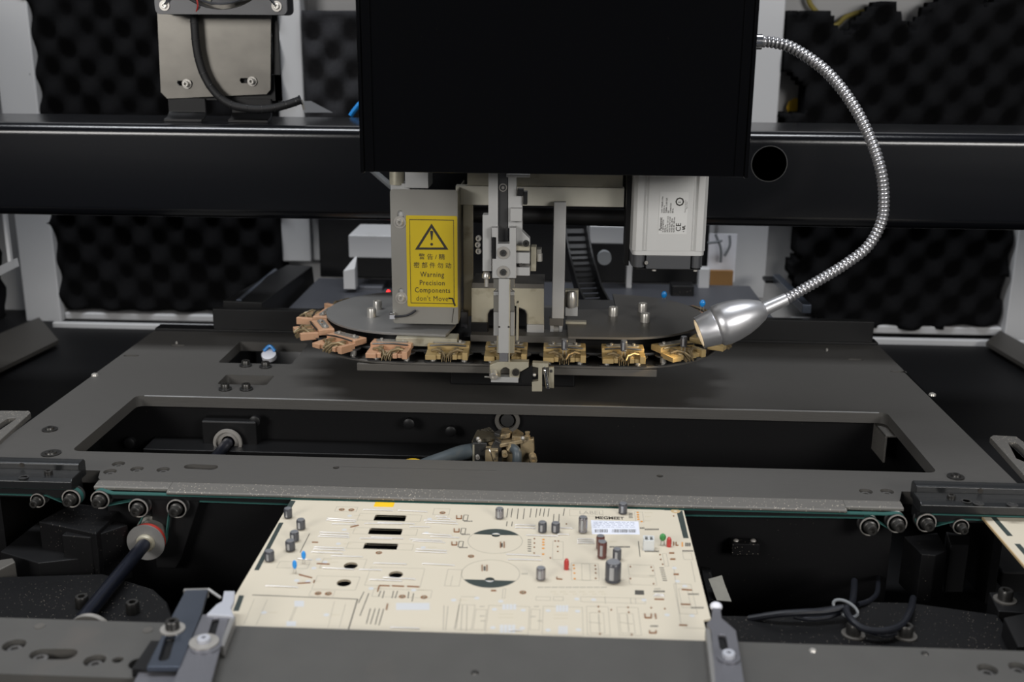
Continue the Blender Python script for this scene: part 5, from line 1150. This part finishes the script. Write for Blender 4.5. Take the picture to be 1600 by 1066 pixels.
# stepped castings under the feed rails
def casting(lab, pts, xs):
    return None
t = thing('casting_block', 'black stepped casting under the left belt pulleys, speckled with dust', 'casting', (-.40, .84, -.05))
for (x0, y0, x1, y1, zt_, zb_, Yd) in ((62, 792, 150, 838, 0, 0, .0), ): pass
pz = lambda x, y, z: zz2([(x, y)], z)[0]
sheet_obj('upper_step', [zz2([(60, 815), (115, 786), (190, 795), (150, 834)], -.03)], -.075, -.03, m_blackd, t, bevel=.001)
sheet_obj('lower_step', [zz2([(96, 836), (140, 800), (200, 820), (140, 840)], -.034)], -.085, -.034, m_blackd, t, bevel=.001)
sheet_obj('wide_foot', [zz2([(0, 862), (60, 815), (96, 836), (140, 838), (150, 870), (60, 880)], -.055)], -.10, -.055, m_black, t, bevel=.001)
a, c = PY(240, 800, .858), PY(288, 885, .858)
B().hexa([(a.x, .853, -.010), (a.x+.045, .853, -.010), (c.x, .853, c.z+.01), (c.x-.006, .853, c.z), (a.x, .853, c.z)], [(a.x, .862, -.010), (a.x+.045, .862, -.010), (c.x, .862, c.z+.01), (c.x-.006, .862, c.z), (a.x, .862, c.z)]).obj('bracket', m_black, None, .001, label='black hanging bracket plate behind the drive roller', cat='bracket')
b = B(); b.tube(smooth_path([PZ(x, y, -.10) for x, y in ((285, 824), (300, 832), (325, 829), (345, 815))]), .0012, 6); b.obj('thin_wire', m_rust, label='thin brownish wire in the dark pit left of the board', cat='wire')
t = thing('casting_block', 'black dusty bracket under the right belt pulleys', 'casting', (.31, .84, -.05))
sheet_obj('upper_step', [zz2([(1412, 838), (1465, 832), (1480, 860), (1462, 868), (1440, 866)], -.035)], -.08, -.035, m_blackd, t, bevel=.001)
sheet_obj('side_step', [zz2([(1478, 830), (1515, 838), (1515, 852), (1485, 852)], -.035)], -.08, -.035, m_black, t, bevel=.001)
t = thing('sensor_block', 'small dark block with two screws on the back of the pit right of the board', 'sensor', PY(1163, 850, .85))
a, c = PY(1141, 863, .856), PY(1185, 846, .856)
B().box(a.x, c.x, .850, .862, a.z, c.z).obj('block', m_blackd, t, .0006)
for x in (1150, 1177): B().ball(PY(x, 845, .856), .0025, (1, 1, .6)).obj('screw', m_washer, t)
o = B().lathe([(.0045, 0), (.0040, .003), (1e-8, .0055)], PZ(1213, 891, -.1145), (0, 0, 1), 16).obj('dome_screw', m_washer, label='small domed screw head on the pit tray right of the board', cat='screw')
# tape strip hanging at the board edge
b = B(); T_ = [PZ(*v) for v in ((1107, 905, -.05), (1128, 899, -.05), (1132, 912, -.052), (1143, 940, -.058), (1120, 938, -.058))]
b.hexa(T_, [p+Vector((0, 0, -.0006)) for p in T_]).obj('tape_strip', m_duct, label='torn grey tape strip at the right edge of the circuit board', cat='tape')
b = B(); T_ = [PZ(*v) for v in ((1095, 885, -.06), (1110, 888, -.06), (1120, 935, -.063), (1108, 940, -.063))]
b.hexa(T_, [p+Vector((0, 0, -.004)) for p in T_]).obj('rough_pad', m_blackd, label='dark speckled pad beside the right edge of the circuit board', cat='pad')
# tied cables
t = thing('tied_cable', 'black cable loop tied with a grey cable tie in the right pit', 'cable', PZ(1320, 955, -.04))
def cab(pts, r_): return B().tube(smooth_path([PZ(*v) for v in pts], 8), r_, 10)
cab([(1170, 967, -.045), (1215, 960, -.038), (1255, 957, -.036), (1290, 955, -.036), (1318, 950, -.034)], .0026).obj('cable', m_cable, t)
cab([(1240, 963, -.040), (1262, 967, -.040), (1290, 965, -.040), (1312, 958, -.038)], .0020).obj('cable', m_cable, t)
cab([(1335, 908, -.055), (1334, 925, -.045), (1331, 942, -.036), (1322, 952, -.034), (1330, 968, -.034), (1350, 983, -.036), (1380, 986, -.036), (1408, 977, -.036), (1422, 955, -.038), (1427, 935, -.050)], .0026).obj('cable', m_cable, t)
cab([(1340, 945, -.042), (1360, 938, -.045), (1371, 925, -.055), (1372, 900, -.075)], .0020).obj('cable', m_cable, t)
cab([(1352, 984, -.041), (1380, 992, -.041), (1400, 989, -.041)], .0022).obj('cable', m_cable, t)
b = B(); c_ = PZ(1321, 951, -.035); ring = [c_+Vector((.0085*math.cos(a_), .002*math.sin(a_)-.003*math.cos(a_), .0050*math.sin(a_)-.002*math.cos(a_))) for a_ in [2*PI*i/24 for i in range(25)]]
b.tube(ring, .0012, 8, False).obj('cable_tie', m_tie, t, label='grey cable tie')
# bracket corner at far right of the pit
t = thing('corner_bracket', 'black bracket with a socket screw in the pit at the right photo edge', 'bracket', PZ(1570, 940, -.04))
sheet_obj('base', [zz2([(1545, 925), (1620, 925), (1640, 960), (1560, 955)], -.04)], -.10, -.04, m_black, t, bevel=.001)
place('cap_screw', g6, t, PZ(1570, 938, -.0399)); sheet_obj('block', [zz2([(1568, 965), (1640, 950), (1660, 1010), (1590, 1010)], -.03)], -.10, -.03, m_black, t, bevel=.001)
t = thing('corner_bracket', 'dark bracket with a screw in the left pit at the photo edge', 'bracket', PZ(5, 885, -.05))
sheet_obj('base', [zz2([(-30, 905), (24, 878), (20, 872), (-30, 880)], -.05)], -.10, -.05, m_diskd, t, bevel=.001)
# ------------------------------------------------------------------ inside the long opening
t = thing('clinch_tool', 'worn brassy metal clinch tool with tubes standing in the long opening', 'clinch tool', (-.055, 1.0, -.05))
pb = lambda nm, x0, x1, y0, y1, Yf, d, m, bv=.0008: pbox(t, nm, x0, x1, y0, y1, Yf, d, m, bv)
pb('grey_block', 738, 761, 693, 735, .99, .014, m_ldark); pb('front_block', 758, 778, 704, 735, .980, .012, m_rust)
poly(t, 'dark_arm', [(764, 735), (767, 700), (774, 688), (783, 693), (784, 735)], .986, .008, m_ldark, .0008)
poly(t, 'centre_body', [(770, 735), (772, 690), (784, 694), (815, 686), (817, 735)], .998, .016, m_rust, .001)
poly(t, 'right_plate', [(812, 735), (813, 690), (834, 686), (835, 705), (829, 716), (823, 735)], .992, .007, m_rust, .0008)
# sloped lid pieces and gritty pad
q4 = [PY(737, 689, 1.00), PY(765, 684, .99), PY(776, 688, 1.0), PY(775, 677, 1.03), PY(765, 668.5, 1.03), PY(745, 672, 1.03)]
B().hexa([p+Vector((0, 0, -.004)) for p in q4], q4).obj('gritty_pad', m_sand, t, .0006)
q4 = [PY(762, 690, .995), PY(783, 694, .985), PY(818, 687, .99), PY(812, 678, 1.02), PY(790, 677, 1.03), PY(775, 680, 1.02)]
B().hexa([p+Vector((0, 0, -.004)) for p in q4], q4).obj('top_plate', m_rust, t, .0008)
q4 = [PY(782, 680, 1.0), PY(797, 677, 1.0), PY(800, 674, 1.02), PY(794, 668, 1.03), PY(785, 668.5, 1.03), PY(780, 673, 1.02)]
B().hexa([p+Vector((0, 0, -.005)) for p in q4], q4).obj('top_jaw', m_rust, t, .0008)
q4 = [PY(800, 682, .995), PY(818, 683, .995), PY(818, 676, 1.02), PY(808, 671.5, 1.02), PY(800, 675, 1.02)]
B().hexa([p+Vector((0, 0, -.005)) for p in q4], q4).obj('top_jaw', m_rust, t, .0008)
q4 = [PY(772, 676, 1.0), PY(781, 679, 1.0), PY(784, 671, 1.01), PY(779, 671, 1.01)]
B().hexa([p+Vector((0, 0, -.004)) for p in q4], q4).obj('top_jaw', m_ldark, t, .0008)
for x, y, r_, l_ in ((788, 707, .0028, .006), (832, 712, .0036, .010), (766, 725, .0034, .003), (746, 713, .0020, .004), (752, 724, .0022, .005)):
    B().lathe([(r_, 0), (r_, l_), (r_*.55, l_), (r_*.55, l_-.002), (1e-8, l_-.002)], PY(x-.0, y, .984), (.15, -1, -.1), 16).obj('bolt', m_rust if r_ > .0025 else m_washer, t)
B().lathe([(.003, 0), (.003, .004), (.0018, .0045), (.0026, .008), (1e-8, .009)], PY(824, 687, .995), (0, 0, 1), 14).obj('top_knob', m_rust, t)
for x, y in ((747, 686), (817, 685), (749, 689)): B().ball(PY(x, y, .985), .0022).obj('ball_head', m_washer, t)
tb_ = smooth_path([PY(801, 700, .988), PY(806, 704, .983), PY(808, 712, .980), PY(807, 735, .978)], 6)
B().tube(tb_, .0046, 14).obj('grey_tube', m_hose, t); B().lathe([(.0055, 0), (.0055, .004), (.0046, .005)], PY(799, 699, .990), (.3, -1, -.3), 6).obj('hex_nut', m_rust, t)
B().tube(smooth_path([PY(752, 706, .98), PY(763, 701, .975), PY(768, 712, .972), PY(773, 730, .972)]), .0005, 6).obj('bent_wire', m_chrome, t, label='thin shiny bent wire')
B().tube([PY(740, 735, .99), PY(740, 695, .99)], .001, 6).obj('edge_rod', m_cream, t)
h = smooth_path([PY(742, 704, 1.0), PY(720, 708, .99), PY(695, 717, .975), PY(665, 728, .96), PY(640, 740, .94)], 6)
B().tube(h, .0075, 16).obj('air_hose', m_hose, label='thick grey hose running left from the clinch tool', cat='hose')
B().lathe([(.012, -.004), (.012, 0), (.010, .002), (1e-8, .003)], PY(644, 725, .955)+Vector((0, 0, -.0005)), (0, 0, 1), 24).obj('yellow_cap', m_tape, label='yellow cap barely showing behind the front bar of the plate', cat='cap')
t = thing('round_flange', 'dark round ring on the far wall of the opening behind the clinch tool', 'flange', PY(793, 657, 1.095))
c_ = PY(793, 656, 1.098); B().lathe([(.0135, 0), (.0135, .004), (.0095, .004), (.009, 0)], c_, (0, -1, 0), 36).obj('ring', m_diskd, t)
B().lathe([(.0072, 0), (.0072, .003), (1e-8, .0035)], c_, (0, -1, 0), 28).obj('core', m_ldark, t)
t = thing('angle_bracket', 'dark bent angle bracket at the right end of the long opening', 'bracket', PY(1380, 680, 1.05))
p1, p2, p3, p4 = PZ(1361, 655, -.015), PZ(1381, 655, -.015), PZ(1403, 681, -.015), PZ(1384, 681, -.015)
B().hexa([p1, p2, p3, p4], [v+Vector((0, 0, -.0022)) for v in (p1, p2, p3, p4)]).obj('top_flange', m_rail, t, .0006)
B().hexa([p1, p4, p4+Vector((0, 0, -.03)), p1+Vector((0, 0, -.03))], [v+Vector((.0022, 0, 0)) for v in (p1, p4, p4+Vector((0, 0, -.03)), p1+Vector((0, 0, -.03)))]).obj('side_flange', m_rail, t, .0006)
t = thing('shelf_step', 'faint dark step along the inner wall of the opening', 'step', (-.2, 1.08, -.06))
B().box(-.44, -.10, 1.06, 1.0985, -.075, -.05).obj('step', m_black, t, .001)
for x, y in ((205, 690), (400, 656), (640, 660), (705, 672)):
    B().lathe([(.006, 0), (.006, .006), (.004, .007), (1e-8, .007)], PY(x, y, 1.09), (0, -1, 0), 18).obj('wall_screw', m_black, t)
